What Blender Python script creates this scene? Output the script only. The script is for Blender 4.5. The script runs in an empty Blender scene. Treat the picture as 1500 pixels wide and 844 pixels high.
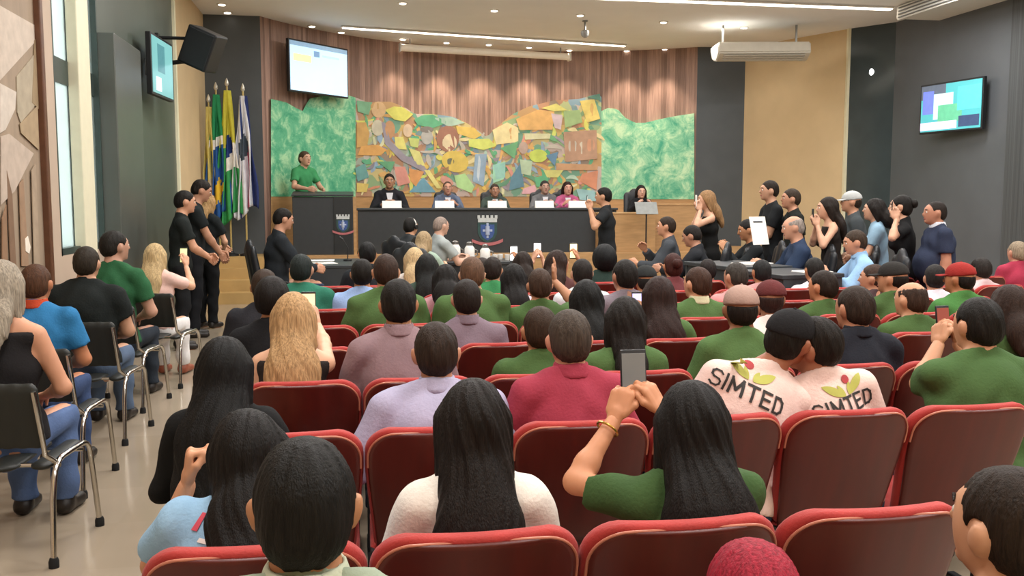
import bpy, bmesh, math, random
import numpy as np
from mathutils import Vector, Matrix
from mathutils.bvhtree import BVHTree

# ------------------------------------------------------------------ camera, world, lights, exposure
SC = bpy.context.scene
COL = SC.collection
F_PX, HC = 1350.0, 1.62
cam_d = bpy.data.cameras.new('camera'); cam = bpy.data.objects.new('camera', cam_d); COL.objects.link(cam)
cam_d.sensor_width = 36.0; cam_d.lens = F_PX / 1500 * 36; cam_d.clip_start = .05
cam.location = (0, 0, HC)
cam.rotation_euler = (math.radians(90 - 5.375), 0, math.radians(-9.67))
SC.camera = cam
SC.view_settings.view_transform = 'Standard'; SC.view_settings.look = 'None'
SC.view_settings.gamma = 1.0; SC.view_settings.use_curve_mapping = False
SC.view_settings.exposure = 0.0
world = bpy.data.worlds.new('world'); SC.world = world; world.use_nodes = True
world.node_tree.nodes['Background'].inputs[0].default_value = (.80, .93, 1.0, 1)
world.node_tree.nodes['Background'].inputs[1].default_value = 2.6
HALL_POWER, WASH_POWER, STAGE_POWER = 88.0, 150.0, 22.0
CEIL = 4.8
XL, XR = -2.5, 9.8

def area_light(name, loc, sx, sy, power, color=(1, .985, .965), rot=(0, 0, 0)):
    d = bpy.data.lights.new(name, 'AREA'); d.shape = 'RECTANGLE'; d.size = sx; d.size_y = sy
    d.energy = power; d.color = color
    o = bpy.data.objects.new(name, d); COL.objects.link(o); o.location = loc; o.rotation_euler = rot
    return o
def spot_light(name, loc, power, angle, color=(1, .84, .66), blend=.6, rot=(0, 0, 0)):
    d = bpy.data.lights.new(name, 'SPOT'); d.energy = power; d.spot_size = math.radians(angle); d.spot_blend = blend
    d.color = color; d.shadow_soft_size = .05
    o = bpy.data.objects.new(name, d); COL.objects.link(o); o.location = loc; o.rotation_euler = rot
    return o
HALL_LAMPS = [(x, y) for y in (-.6, 2.6, 5.8, 9.0, 12.2) for x in (-.6, 2.4, 5.4, 8.2)]

# ------------------------------------------------------------------ picture point -> place
_R = cam.rotation_euler.to_matrix()
def ray(px, py):
    return _R @ Vector(((px - 750) / F_PX, -(py - 422) / F_PX, -1.0))
CAM = Vector((0, 0, HC))
def at(px, py, D): return CAM + ray(px, py) * D
def atz(px, py, z):
    r = ray(px, py); return CAM + r * ((z - HC) / r.z)
def aty(px, py, y):
    r = ray(px, py); return CAM + r * (y / r.y)
def atx(px, py, x):
    r = ray(px, py); return CAM + r * (x / r.x)
APX, APY, APR = 3.6, 13.5, 6.1
def onwall(px, py, r):
    d = ray(px, py); a = d.x * d.x + d.y * d.y; b = -2 * (d.x * APX + d.y * APY); c = APX**2 + APY**2 - r * r
    t = (-b + math.sqrt(max(b * b - 4 * a * c, 0))) / (2 * a)
    return CAM + d * t

# ------------------------------------------------------------------ materials
def lin(h):
    h = h.lstrip('#'); o = []
    for i in (0, 2, 4):
        c = int(h[i:i + 2], 16) / 255; o.append(c / 12.92 if c <= .04045 else ((c + .055) / 1.055) ** 2.4)
    return (*o, 1)
_M = {}
def mat(key, color, rough=.6, metal=0, var=.12, scale=12, bump=0, bscale=60, stretch=(1, 1, 1), spec=.4, emit=0, sheen=0, trans=0):
    if key in _M: return _M[key]
    m = bpy.data.materials.new(key); m.use_nodes = True; nt = m.node_tree; b = nt.nodes['Principled BSDF']
    c = lin(color) if isinstance(color, str) else (*color, 1)
    b.inputs['Base Color'].default_value = c; b.inputs['Roughness'].default_value = rough
    b.inputs['Metallic'].default_value = metal; b.inputs['Specular IOR Level'].default_value = spec
    if sheen: b.inputs['Sheen Weight'].default_value = sheen
    if trans: b.inputs['Transmission Weight'].default_value = trans
    if emit:
        b.inputs['Emission Color'].default_value = c; b.inputs['Emission Strength'].default_value = emit
    tc = nt.nodes.new('ShaderNodeTexCoord'); mp = nt.nodes.new('ShaderNodeMapping')
    mp.inputs['Scale'].default_value = stretch; nt.links.new(tc.outputs['Object'], mp.inputs[0])
    if var:
        n = nt.nodes.new('ShaderNodeTexNoise'); n.inputs['Scale'].default_value = scale; n.inputs['Detail'].default_value = 5
        r = nt.nodes.new('ShaderNodeValToRGB'); nt.links.new(mp.outputs[0], n.inputs['Vector']); nt.links.new(n.outputs['Fac'], r.inputs[0])
        r.color_ramp.elements[0].position = .3; r.color_ramp.elements[1].position = .7
        r.color_ramp.elements[0].color = (*[max(0, x * (1 - var)) for x in c[:3]], 1)
        r.color_ramp.elements[1].color = (*[min(1, x * (1 + var)) for x in c[:3]], 1)
        nt.links.new(r.outputs[0], b.inputs['Base Color'])
    if bump:
        n = nt.nodes.new('ShaderNodeTexNoise'); n.inputs['Scale'].default_value = bscale; n.inputs['Detail'].default_value = 4
        nt.links.new(mp.outputs[0], n.inputs['Vector']); bp = nt.nodes.new('ShaderNodeBump')
        bp.inputs['Strength'].default_value = bump; bp.inputs['Distance'].default_value = .01
        nt.links.new(n.outputs['Fac'], bp.inputs['Height']); nt.links.new(bp.outputs[0], b.inputs['Normal'])
    _M[key] = m; return m
def fabric(c): return mat('fabric_' + c, c, .85, var=.10, scale=9, bump=.25, bscale=90, spec=.15)
def hairmat(c): return mat('hair_' + c, c, .55, var=.40, scale=30, bump=.45, bscale=60, stretch=(5, 5, .4), spec=.16)
def skinmat(c): return mat('skin_' + c, c, .5, var=.06, scale=14, spec=.3)
BLACK = mat('black_plastic', '1b1c1e', .45)
CHROME = mat('chrome', 'c9c6bf', .18, 1, var=0)
RUBBER = mat('rubber', '141414', .8)
WHITEP = mat('white_plastic', 'dedbd4', .4, var=.03)
PAPER = mat('paper', 'f2efe8', .8, var=.02)
STEEL = mat('steel', '8c8c8a', .35, .9, var=.05)

# ------------------------------------------------------------------ objects
def link(name, me, m, parent=None, smooth=True):
    o = bpy.data.objects.new(name, me); COL.objects.link(o)
    if m is not None: me.materials.append(m)
    if smooth: me.polygons.foreach_set('use_smooth', [True] * len(me.polygons))
    if parent: o.parent = parent
    return o
def mesh(vs, fs):
    me = bpy.data.meshes.new('m'); me.from_pydata([tuple(v) for v in vs], [], [tuple(f) for f in fs]); me.update(); return me
def tag(o, label, cat, group=None, kind=None):
    if label: o['label'] = label
    if cat: o['category'] = cat
    if group: o['group'] = group
    if kind: o['kind'] = kind
    return o
def empty(name, loc, rz=0, label=None, cat=None, group=None):
    o = bpy.data.objects.new(name, None); COL.objects.link(o); o.empty_display_size = .1
    o.location = loc; o.rotation_euler = (0, 0, rz); return tag(o, label, cat, group)
class MB:
    def __init__(s): s.bm = bmesh.new()
    def box(s, c, d, bev=0, rot=None, seg=2):
        t = bmesh.new(); bmesh.ops.create_cube(t, size=1); bmesh.ops.scale(t, vec=d, verts=t.verts)
        if bev: bmesh.ops.bevel(t, geom=t.edges[:], offset=bev, segments=seg, affect='EDGES', profile=.5)
        M = Matrix.Translation(c)
        if rot: M = M @ rot.to_4x4()
        bmesh.ops.transform(t, matrix=M, verts=t.verts); s._add(t); return s
    def _add(s, t):
        me = bpy.data.meshes.new('t'); t.to_mesh(me); t.free(); s.bm.from_mesh(me); bpy.data.meshes.remove(me)
    def tube(s, pts, r, seg=10, caps=True):
        pts = [Vector(p) for p in pts]; rs = r if isinstance(r, (list, tuple)) else [r] * len(pts)
        up = None; rings = []
        for i, p in enumerate(pts):
            d = (pts[min(i + 1, len(pts) - 1)] - pts[max(i - 1, 0)]).normalized()
            if up is None:
                up = d.orthogonal().normalized()
            up = (up - d * up.dot(d)).normalized(); v = d.cross(up)
            rings.append([s.bm.verts.new(p + (up * math.cos(a) + v * math.sin(a)) * rs[i]) for a in [2 * math.pi * k / seg for k in range(seg)]])
        for a, b in zip(rings, rings[1:]):
            for k in range(seg): s.bm.faces.new((a[k], a[(k + 1) % seg], b[(k + 1) % seg], b[k]))
        if caps: s.bm.faces.new(rings[0][::-1]); s.bm.faces.new(rings[-1])
        return s
    def lathe(s, c, prof, seg=20, axis=None):
        c = Vector(c); R = axis.to_track_quat('Z', 'Y').to_matrix() if axis is not None else Matrix.Identity(3); rings = []
        for r, z in prof:
            rings.append([s.bm.verts.new(c + R @ Vector((r * math.cos(a), r * math.sin(a), z))) for a in [2 * math.pi * k / seg for k in range(seg)]])
        for a, b in zip(rings, rings[1:]):
            for k in range(seg): s.bm.faces.new((a[k], a[(k + 1) % seg], b[(k + 1) % seg], b[k]))
        s.bm.faces.new(rings[0][::-1]); s.bm.faces.new(rings[-1]); return s
    def prism(s, poly, off):
        """solid from a closed outline of points, thickened by the vector off"""
        a = [s.bm.verts.new(Vector(p)) for p in poly]; b = [s.bm.verts.new(Vector(p) + Vector(off)) for p in poly]
        s.bm.faces.new(a); s.bm.faces.new(b[::-1]); n = len(a)
        for k in range(n): s.bm.faces.new((a[k], b[k], b[(k + 1) % n], a[(k + 1) % n]))
        return s
    def build(s, name, m, parent=None, smooth=False, sharp=40):
        bmesh.ops.recalc_face_normals(s.bm, faces=s.bm.faces[:]); me = bpy.data.meshes.new(name); s.bm.to_mesh(me); s.bm.free()
        o = link(name, me, m, parent, smooth)
        if smooth: me.set_sharp_from_angle(angle=math.radians(sharp))
        return o
def struct(o): o['kind'] = 'structure'; return o
def copy_tree(o, parent=None):
    c = o.copy(); COL.objects.link(c)
    if parent: c.parent = parent
    for ch in o.children: copy_tree(ch, c)
    return c

# ------------------------------------------------------------------ soft-body surfaces (distance field -> quads)
def V(*a): return np.array(a, dtype=np.float64)
def cap(p0, p1, r0, r1, n=None, f=1.0, flat=False): return ('c', np.asarray(p0, float), np.asarray(p1, float), r0, r1, n, f, flat)
def ell(c, rad, R=None): return ('e', np.asarray(c, float), np.asarray(rad, float), np.eye(3) if R is None else R)
def _dist(pr, X, Y, Z):
    if pr[0] == 'c':
        _, a, b, r0, r1, n, f, flat = pr
        x, y, z = X - a[0], Y - a[1], Z - a[2]; d = b - a; L2 = float(d @ d) + 1e-12
        if n is not None:
            q = (x * n[0] + y * n[1] + z * n[2]) * (1 / f - 1); x = x + n[0] * q; y = y + n[1] * q; z = z + n[2] * q
            qd = float(d @ n) * (1 / f - 1); d = d + n * qd; L2 = float(d @ d) + 1e-12
        t0 = (x * d[0] + y * d[1] + z * d[2]) / L2; t = np.clip(t0, 0, 1)
        ds = np.sqrt((x - d[0] * t) ** 2 + (y - d[1] * t) ** 2 + (z - d[2] * t) ** 2) - (r0 + (r1 - r0) * t)
        if flat: ds = np.maximum(ds, (t0 - 1) * math.sqrt(L2))
        return ds * (.75 if n is not None else 1)
    _, c, rad, R = pr
    x, y, z = X - c[0], Y - c[1], Z - c[2]
    u = R[0, 0] * x + R[1, 0] * y + R[2, 0] * z; v = R[0, 1] * x + R[1, 1] * y + R[2, 1] * z; w = R[0, 2] * x + R[1, 2] * y + R[2, 2] * z
    k0 = np.sqrt((u / rad[0]) ** 2 + (v / rad[1]) ** 2 + (w / rad[2]) ** 2); k1 = np.sqrt((u / rad[0] ** 2) ** 2 + (v / rad[1] ** 2) ** 2 + (w / rad[2] ** 2) ** 2) + 1e-9
    return k0 * (k0 - 1) / k1
def _bb(pr):
    if pr[0] == 'c':
        m = max(pr[3], pr[4]); return np.minimum(pr[1], pr[2]) - m, np.maximum(pr[1], pr[2]) + m
    m = max(pr[2]); return pr[1] - m, pr[1] + m
def field_mesh(prims, h, k=.03, cuts=(), subs=(), disp=None):
    lo = np.min([_bb(p)[0] for p in prims], 0) - 2.5 * h; hi = np.max([_bb(p)[1] for p in prims], 0) + 2.5 * h
    n = np.ceil((hi - lo) / h).astype(int) + 1
    ax = [lo[i] + h * np.arange(n[i]) for i in range(3)]
    D = np.full(n, 9.0, np.float32)
    def region(pr, m):
        a, b = _bb(pr); s = []
        for i in range(3):
            i0 = max(int((a[i] - m - lo[i]) / h), 0); i1 = min(int((b[i] + m - lo[i]) / h) + 2, n[i]); s.append(slice(i0, max(i1, i0)))
        s = tuple(s); return s, np.meshgrid(ax[0][s[0]], ax[1][s[1]], ax[2][s[2]], indexing='ij', sparse=True)
    for pr in prims:
        kk = min(k, 1.2 * (max(pr[3], pr[4]) if pr[0] == 'c' else min(pr[2])))
        s, g = region(pr, 2 * h + kk)
        d = _dist(pr, *g).astype(np.float32); o = D[s]
        q = np.maximum(kk - np.abs(o - d), 0) / kk; D[s] = np.minimum(o, d) - q * q * kk * .25
    G = np.meshgrid(*ax, indexing='ij', sparse=True)
    if disp is not None: D = D + disp(*G).astype(np.float32)
    for p, nn in cuts: D = np.maximum(D, ((G[0] - p[0]) * nn[0] + (G[1] - p[1]) * nn[1] + (G[2] - p[2]) * nn[2]).astype(np.float32))
    for pr in subs:
        s, g = region(pr, 2 * h); D[s] = np.maximum(D[s], -_dist(pr, *g).astype(np.float32))
    S = D < 0
    c = [D[i:n[0] - 1 + i, j:n[1] - 1 + j, l:n[2] - 1 + l] for i in (0, 1) for j in (0, 1) for l in (0, 1)]
    sc = [x < 0 for x in c]; cnt = sum(x.astype(np.int8) for x in sc); act = (cnt > 0) & (cnt < 8)
    I = np.argwhere(act); ids = -np.ones(act.shape, np.int64); ids[act] = np.arange(len(I))
    cv = [x[act] for x in c]; off = [(i, j, l) for i in (0, 1) for j in (0, 1) for l in (0, 1)]
    acc = np.zeros((len(I), 3)); num = np.zeros(len(I))
    for a in range(8):
        for b in range(a + 1, 8):
            if sum(abs(off[a][q] - off[b][q]) for q in range(3)) != 1: continue
            x = (cv[a] < 0) != (cv[b] < 0); t = np.where(x, cv[a] / np.where(x, cv[a] - cv[b], 1), 0)
            acc += np.where(x[:, None], np.array(off[a]) + t[:, None] * (np.array(off[b]) - np.array(off[a])), 0); num += x
    P = lo + h * (I + acc / num[:, None]); fs = []
    for A in range(3):
        B, Cx = (A + 1) % 3, (A + 2) % 3
        sl0 = [slice(None)] * 3; sl1 = [slice(None)] * 3; sl0[A] = slice(0, -1); sl1[A] = slice(1, None)
        ch = S[tuple(sl0)] != S[tuple(sl1)]; E = np.argwhere(ch)
        ok = (E[:, B] > 0) & (E[:, Cx] > 0) & (E[:, B] < n[B] - 1) & (E[:, Cx] < n[Cx] - 1); E = E[ok]
        if not len(E): continue
        ins = S[E[:, 0], E[:, 1], E[:, 2]]; q = []
        for db, dc in ((0, 0), (1, 0), (1, 1), (0, 1)):
            F = E.copy(); F[:, B] -= db; F[:, Cx] -= dc; q.append(ids[F[:, 0], F[:, 1], F[:, 2]])
        q = np.stack(q, 1); q = np.where(ins[:, None], q, q[:, ::-1]); fs.append(q)
    return P, np.concatenate(fs)
def np_mesh(P, Fc):
    me = bpy.data.meshes.new('m'); me.vertices.add(len(P)); me.vertices.foreach_set('co', np.asarray(P, np.float32).ravel())
    me.loops.add(4 * len(Fc)); me.loops.foreach_set('vertex_index', np.asarray(Fc, np.int32).ravel())
    me.polygons.add(len(Fc)); me.polygons.foreach_set('loop_start', np.arange(0, 4 * len(Fc), 4, dtype=np.int32))
    me.update(calc_edges=True); me.validate(); return me

# ------------------------------------------------------------------ people
def unit(v): v = np.asarray(v, float); return v / (np.linalg.norm(v) + 1e-9)
def rotm(yaw=0, pitch=0, roll=0):
    cy, sy, cp, sp, cr, sr = math.cos(yaw), math.sin(yaw), math.cos(pitch), math.sin(pitch), math.cos(roll), math.sin(roll)
    Rz = np.array([[cy, -sy, 0], [sy, cy, 0], [0, 0, 1]]); Rx = np.array([[1, 0, 0], [0, cp, -sp], [0, sp, cp]]); Ry = np.array([[cr, 0, sr], [0, 1, 0], [-sr, 0, cr]])
    return Rz @ Ry @ Rx
_H = {}
def hand(kind, h):
    """hand along +y, back of the hand +z, thumb side +x"""
    key = (kind, h)
    if key in _H: return _H[key]
    curl, spread, th = {'relaxed': ((18, 28, 18), .06, .5), 'fist': ((78, 88, 55), .0, 1.25), 'grip': ((38, 55, 35), .05, .75), 'flat': ((6, 8, 6), .10, .3), 'point': ((78, 88, 55), 0, 1.0)}[kind]
    nz = V(0, 0, 1.)
    pr = [cap((.022, .02, 0), (.028, .082, 0), .021, .019, nz, .62), cap((-.02, .02, 0), (-.026, .076, 0), .021, .018, nz, .62), cap((0, 0, 0), (0, .08, 0), .026, .026, nz, .55), cap((0, -.03, 0), (0, .02, 0), .026, .026, nz, .75)]
    for i, (x, y, L) in enumerate(((.031, .088, .074), (.0105, .093, .082), (-.0105, .09, .076), (-.030, .081, .060))):
        p = V(x, y, 0); a = 0; dx = (x / .03) * spread; cc = (3, 5, 3) if kind == 'point' and i == 0 else curl
        for j, (fr, cu) in enumerate(zip((.45, .31, .24), cc)):
            a += math.radians(cu) * (1 + .06 * i); d = V(dx, math.cos(a), -math.sin(a)); q = p + unit(d) * L * fr
            pr.append(cap(p, q, .0098 - .0009 * j, .0090 - .0009 * j)); p = q
    b = V(.03, .028, -.006); m = b + V(.022 * (1.3 - th * .5), .030, -.012 * th); t = m + V(.006 - .016 * th, .030, -.014 * th); e = t + V(-.004 - .014 * th, .024, -.008 * th)
    pr += [cap(V(.012, .012, -.004), b, .017, .015), cap(b, m, .0145, .0115), cap(m, t, .0115, .0105), cap(t, e, .0105, .0085)]
    _H[key] = field_mesh(pr, h, .006); return _H[key]
def ik(S, W, l1, l2, hint):
    d = W - S; L = np.linalg.norm(d); L2 = min(L, (l1 + l2) * .995); u = d / (L + 1e-9); W = S + u * L2
    a = (l1 * l1 - l2 * l2 + L2 * L2) / (2 * L2); hgt = math.sqrt(max(l1 * l1 - a * a, 0)); hv = np.asarray(hint, float); hv = unit(hv - u * (hv @ u))
    return S + u * a + hv * hgt, W

def person(label, x, y, rot=0, top=1.2, pose='sit', z0=0, sex='m', skin='b98a68', hair=('short', '1d1814'), shirt='3f6a3c', sleeve='short',
           collar=False, trousers='2f3a4e', shoes='221c18', lean=4, side=0, bulk=1.0, hy=0, hp=0, hr=0, hoff=(0, 0), aL=None, aR=None, hand_kind=('relaxed', 'relaxed'),
           hdirL=None, hdirR=None, hint=None, h=.014, jacket=None, group='people in the hall', seat=.41, top_style='crew', belly=0, extra=None, accessory=None, emb=True, hs=1.0, kw_amp=.0062):
    fem = sex == 'f'; l = math.radians(lean); sd = math.radians(side)
    a = unit(V(math.sin(sd), math.sin(l) * math.cos(sd), math.cos(l) * math.cos(sd))); fw = unit(V(0, math.cos(l), -math.sin(l)))
    rt = np.cross(fw, a)
    topl = top - z0
    if pose == 'sit':
        hipz = seat + .085; s = (topl - hipz) / (.55 * a[2] + .27); sc = min(max(s, .90), 1.16); hipz += (s - sc) * (.55 * a[2] + .27); s = sc
    else:
        s = topl / 1.72; hipz = .90 * s
        if lean > 8: s = topl / (.90 + .55 * a[2] + .27); hipz = .9 * s
    P = V(0, 0, hipz); N = P + .55 * s * a
    b = bulk * max(1.0, 1.03 / s) if pose == 'sit' else bulk
    shw = (.150 if fem else .172) * s * (b * .5 + .5)
    Sx = {-1: N - .075 * s * a - rt * shw, 1: N - .075 * s * a + rt * shw}
    tr = [cap(P - rt * .065 * s, P + rt * .065 * s, .108 * s * b, .108 * s * b, fw, .95),
          cap(P, P + .2 * s * a, .15 * s * b, (.118 if fem else .130) * s * b, fw, .74), cap(P + .2 * s * a, P + .36 * s * a, (.118 if fem else .130) * s * b, (.135 if fem else .150) * s * b, fw, .74),
          cap(P + .36 * s * a, P + .46 * s * a, (.138 if fem else .152) * s * b, .115 * s, fw, .68),
          cap(Sx[-1] * .85 + Sx[1] * .15, Sx[1] * .85 + Sx[-1] * .15, .058 * s, .058 * s),
          cap(N + .03 * s * a, Sx[1] * .72 + N * .28, .045 * s, .042 * s), cap(N + .03 * s * a, Sx[-1] * .72 + N * .28, .045 * s, .042 * s)]
    if fem:
        for q in (-1, 1): tr.append(ell(P + .34 * s * a + rt * q * .075 * s + fw * .095 * s, V(.062, .05, .06) * s))
    if belly: tr.append(ell(P + .17 * s * a + fw * .07 * s, V(.155, .10 + belly, .15) * s * b))
    # head
    Rh = rotm(math.radians(hy), math.radians(hp), math.radians(hr)); piv = N + V(0, .02, .06) * s + V(hoff[0], hoff[1], 0) * .5
    hsz = s * .5 + .5; hsz *= 1.04 * hs
    Hc = N + V(hoff[0], hoff[1], 0) + V(0, .02, .06) * s + Rh @ V(0, .018, .092) * s
    if pose == 'sit' or True:
        dz = (topl - .105 * hsz - .004) - Hc[2]
        if abs(dz) < .09: Hc = Hc + V(0, 0, dz)
    def HP(*p): return Hc + Rh @ (V(*p) * hsz)
    nk = .046 if fem else .056
    hd = [cap(N - .03 * s * a, HP(0, -.022, -.055), nk * s * 1.06, nk * s, None),
          ell(HP(0, -.012, .012), V(.076, .098, .096) * hsz, Rh), ell(HP(0, .030, -.052), V(.056, .062, .066) * hsz, Rh), ell(HP(0, .055, .0), V(.058, .036, .07) * hsz, Rh)]
    fc = [cap(HP(0, .092, .008), HP(0, .112, -.022), .008 * hsz, .0125 * hsz), cap(HP(-.02, .082, .028), HP(.02, .082, .028), .013 * hsz, .013 * hsz), ell(HP(0, .082, -.092), V(.02, .015, .016) * hsz, Rh)]
    for q in (-1, 1): fc.append(ell(HP(q * .080, -.006, -.016), V(.013, .021, .034) * hsz, Rh @ rotm(0, .15, q * .25)))
    # limbs
    up, lo = .285 * s, .25 * s; arms = {}; hw = []
    for q, tgt, hk, hdr in ((-1, aL, hand_kind[0], hdirL), (1, aR, hand_kind[1], hdirR)):
        S = Sx[q]
        if tgt is None:
            W = V(q * .10 * s, .25 * s, hipz + .14 * s) if pose == 'sit' else V(q * .235 * s * (.6 + .4 * b), .06, hipz - .06 * s)
            hin = V(q * .8, -.5, -.5) if pose == 'sit' else V(q * .3, -1, 0)
        else:
            W = np.asarray(tgt, float); hin = V(q * .6, 0, -1)
        if hint and hint[0 if q < 0 else 1] is not None: hin = V(*hint[0 if q < 0 else 1])
        E, W = ik(S, W, up, lo, hin); arms[q] = (S, E, W)
        d = unit(W - E) if hdr is None else unit(hdr[0]); 
        nn = unit(hdr[1]) if hdr is not None else (V(0, .2, 1.) if pose == 'sit' and tgt is None else V(q, 0, .2))
        nn = unit(nn - d * (nn @ d)); T = np.cross(nn, d) * (1 if q > 0 else -1)
        hw.append((hk, W + d * .012 * s, T, d, nn, q))
    def arm_pr(q, g=0.0, e0=0, e1=0):
        S, E, W = arms[q]; bb = (.75 + .25 * b) * (.86 if fem else 1) * s
        m = E * .72 + W * .28
        return [cap(S, E, .054 * bb + g, .041 * bb + g), cap(E, m, .040 * bb + g, .042 * bb + g), cap(m, W, .041 * bb + g, .027 * bb + g)]
    if pose == 'sit':
        kn = {q: V(q * .105 * s, .41 * s, max(hipz, seat + .06) - .005) for q in (-1, 1)}; an = {q: V(q * .105 * s, .40 * s, .085) for q in (-1, 1)}
    else:
        kn = {q: V(q * .085 * s, .02, .48 * s) for q in (-1, 1)}; an = {q: V(q * .095 * s, -.02, .075 * s) for q in (-1, 1)}
    def leg_pr(q, g=0.0):
        hp_ = P + V(q * .085 * s, 0, -.01); lb = s * (.7 + .3 * b)
        m = kn[q] * .68 + an[q] * .32 + V(0, -.015, 0)
        return [cap(hp_, kn[q], .083 * lb + g, .056 * lb + g), cap(kn[q], m, .053 * lb + g, .054 * lb + g), cap(m, an[q], .052 * lb + g, .036 * lb + g)]
    body = tr + hd + fc + arm_pr(-1) + arm_pr(1) + leg_pr(-1) + leg_pr(1)
    for q in (-1, 1): body.append(cap(an[q] + V(0, -.02, -.04), an[q] + V(q * .01, .13, -.05), .035, .028))
    BP, BF = field_mesh(body, h, .026)
    VP, VF = [BP], [BF]; nv = len(BP)
    hh = .0045 if h < .011 else .0068
    for hk, W, T, d, nn, q in hw:
        HPv, HF = hand(hk, hh); HPw = W + (HPv[:, :1] * T + HPv[:, 1:2] * d + HPv[:, 2:] * nn) * s
        VP.append(HPw); VF.append((HF if q < 0 else HF[:, ::-1]) + nv); nv += len(HPw)
    me = np_mesh(np.concatenate(VP), np.concatenate(VF))
    root = link('person', me, skinmat(skin)); root.location = (x, y, z0); root.rotation_euler = (0, 0, rot)
    tag(root, label, 'person', group)
    # shirt
    rnd = random.Random(hash(label) & 0xffff if False else sum(ord(c) * (i + 1) for i, c in enumerate(label)))
    ph = [rnd.uniform(0, 6.28) for _ in range(6)]; amp = kw_amp
    def folds(X, Y, Z): return amp * (np.sin(34 * Z + 22 * np.abs(X) + ph[0] + 2 * np.sin(9 * X + ph[1])) * np.sin(11 * X + 5 * Z + ph[2]) + .6 * np.sin(60 * X - 26 * Z + ph[3]) * np.sin(7 * Z + ph[4]))
    g = .013 if jacket is None else .02
    sp = []
    for pr in tr: sp.append((pr[:3] + (pr[3] + g, pr[4] + g) + pr[5:]) if pr[0] == 'c' else ell(pr[1], pr[2] + g, pr[3]))
    cuts = [(N + .035 * s * a + fw * .01, unit(a + fw * .45)), (P - (.03 if pose == 'sit' else .10) * s * a, -a)]
    if top_style == 'tank': cuts[0] = (N - .05 * s * a, unit(a - fw * .1))
    for q in (-1, 1):
        if top_style == 'tank': continue
        S, E, W = arms[q]; bb = (.75 + .25 * b) * (.86 if fem else 1) * s
        if sleeve == 'short': sp.append(cap(S, S + (E - S) * .66, .054 * bb + g + .004, .052 * bb + g + .006, None, 1, True))
        else:
            sp.append(cap(S, E, .054 * bb + g + .004, .046 * bb + g)); sp.append(cap(E, E + (W - E) * .93, .046 * bb + g, .032 * bb + g, None, 1, True))
    SPv, SF = field_mesh(sp, h, .026, cuts, (), folds)
    sh = link('shirt' if jacket is None else 'jacket', np_mesh(SPv, SF), fabric(shirt) if isinstance(shirt, str) else shirt, root)
    if collar:
        cc = collar if isinstance(collar, str) else shirt
        pc0 = N + .012 * s * a; pc1 = N + .062 * s * a - fw * .002
        CP, CF = field_mesh([cap(pc0, pc1, (nk * 1.06 + .026) * s, (nk + .013) * s, None, 1, True)], min(h, .008), .01, [(pc0 - .012 * a, -a), (N + .05 * s * a + fw * .05, unit(a * .8 + fw * .6))], [cap(pc0, pc1 + .05 * a, (nk + .006) * s, (nk + .005) * s)])
        link('collar', np_mesh(CP, CF), fabric(cc), root)
    # trousers and shoes
    tp = [cap(P - rt * .065 * s, P + rt * .065 * s, .113 * s * b, .113 * s * b, fw, .95), cap(P, P + .05 * s * a, .153 * s * b, .140 * s * b, fw, .75)]
    for q in (-1, 1):
        L = leg_pr(q, .014); L[2] = L[2][:7] + (True,); L[2] = cap(L[2][1], L[2][2] + V(0, 0, .0), L[2][3], L[2][4] + .012, None, 1, True); tp += L
    TP, TF = field_mesh(tp, max(h, .012), .03, [(P + .06 * s * a, a)], (), folds); link('trousers', np_mesh(TP, TF), fabric(trousers), root)
    for q in (-1, 1):
        z = .0; f0 = an[q]
        XP, XF = field_mesh([cap(V(f0[0], f0[1] - .03, .045), V(f0[0] + q * .012, f0[1] + .14, .035), .043, .036), cap(V(f0[0], f0[1] - .02, .05), V(f0[0], f0[1], .10), .044, .047, None, 1, True)], max(h, .01), .02, [(V(0, 0, .004), V(0, 0, -1.))])
        link('shoe', np_mesh(XP, XF), mat('leather_' + shoes, shoes, .45), root)
    # face details
    if emb:
        for q in (-1, 1):
            m1 = MB(); m1.lathe(Vector(HP(q * .031, .0835, .004)), [(.0025 * hsz, -.010 * hsz), (.010 * hsz, -.003 * hsz), (.0115 * hsz, .001 * hsz), (.008 * hsz, .007 * hsz), (.002 * hsz, .009 * hsz)], 10, Vector(Rh @ V(0, 1., 0)))
            link_e = m1.build('eye', mat('eye_white', 'd8d2c8', .3), root, True)
            m2 = MB(); m2.lathe(Vector(HP(q * .031, .0915, .004)), [(.0055 * hsz, -.002 * hsz), (.0055 * hsz, .0005 * hsz), (.002 * hsz, .0016 * hsz)], 10, Vector(Rh @ V(0, 1., 0)))
            m2.build('iris', mat('iris', '2a1a10', .2), link_e, True)
            m3 = MB(); m3.tube([Vector(HP(q * .016, .096, .026)), Vector(HP(q * .033, .094, .031)), Vector(HP(q * .049, .080, .025))], [.003 * hsz, .004 * hsz, .002 * hsz], 6)
            m3.build('eyebrow', hairmat('1d1814' if hair[1] in ('d9b27a', 'c9a06a', 'b82f38', 'b9b0a0') else hair[1]), root, True)
        m4 = MB(); m4.tube([Vector(HP(-.023, .083, -.062)), Vector(HP(-.008, .0935, -.059)), Vector(HP(.008, .0935, -.059)), Vector(HP(.023, .083, -.062))], [.002 * hsz, .006 * hsz, .006 * hsz, .002 * hsz], 8)
        m4.build('mouth', mat('lips', '8f4a42', .45), root, True)
    # hair and hats
    hk, hc = hair[0], hair[1]; hz = max(min(h * .62, .010), .0045); cutf = (HP(0, .050, .022), Rh @ unit(V(0, .80, -.60))); pr = []; subs = []; cuts = []
    fr = 1.0
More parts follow.
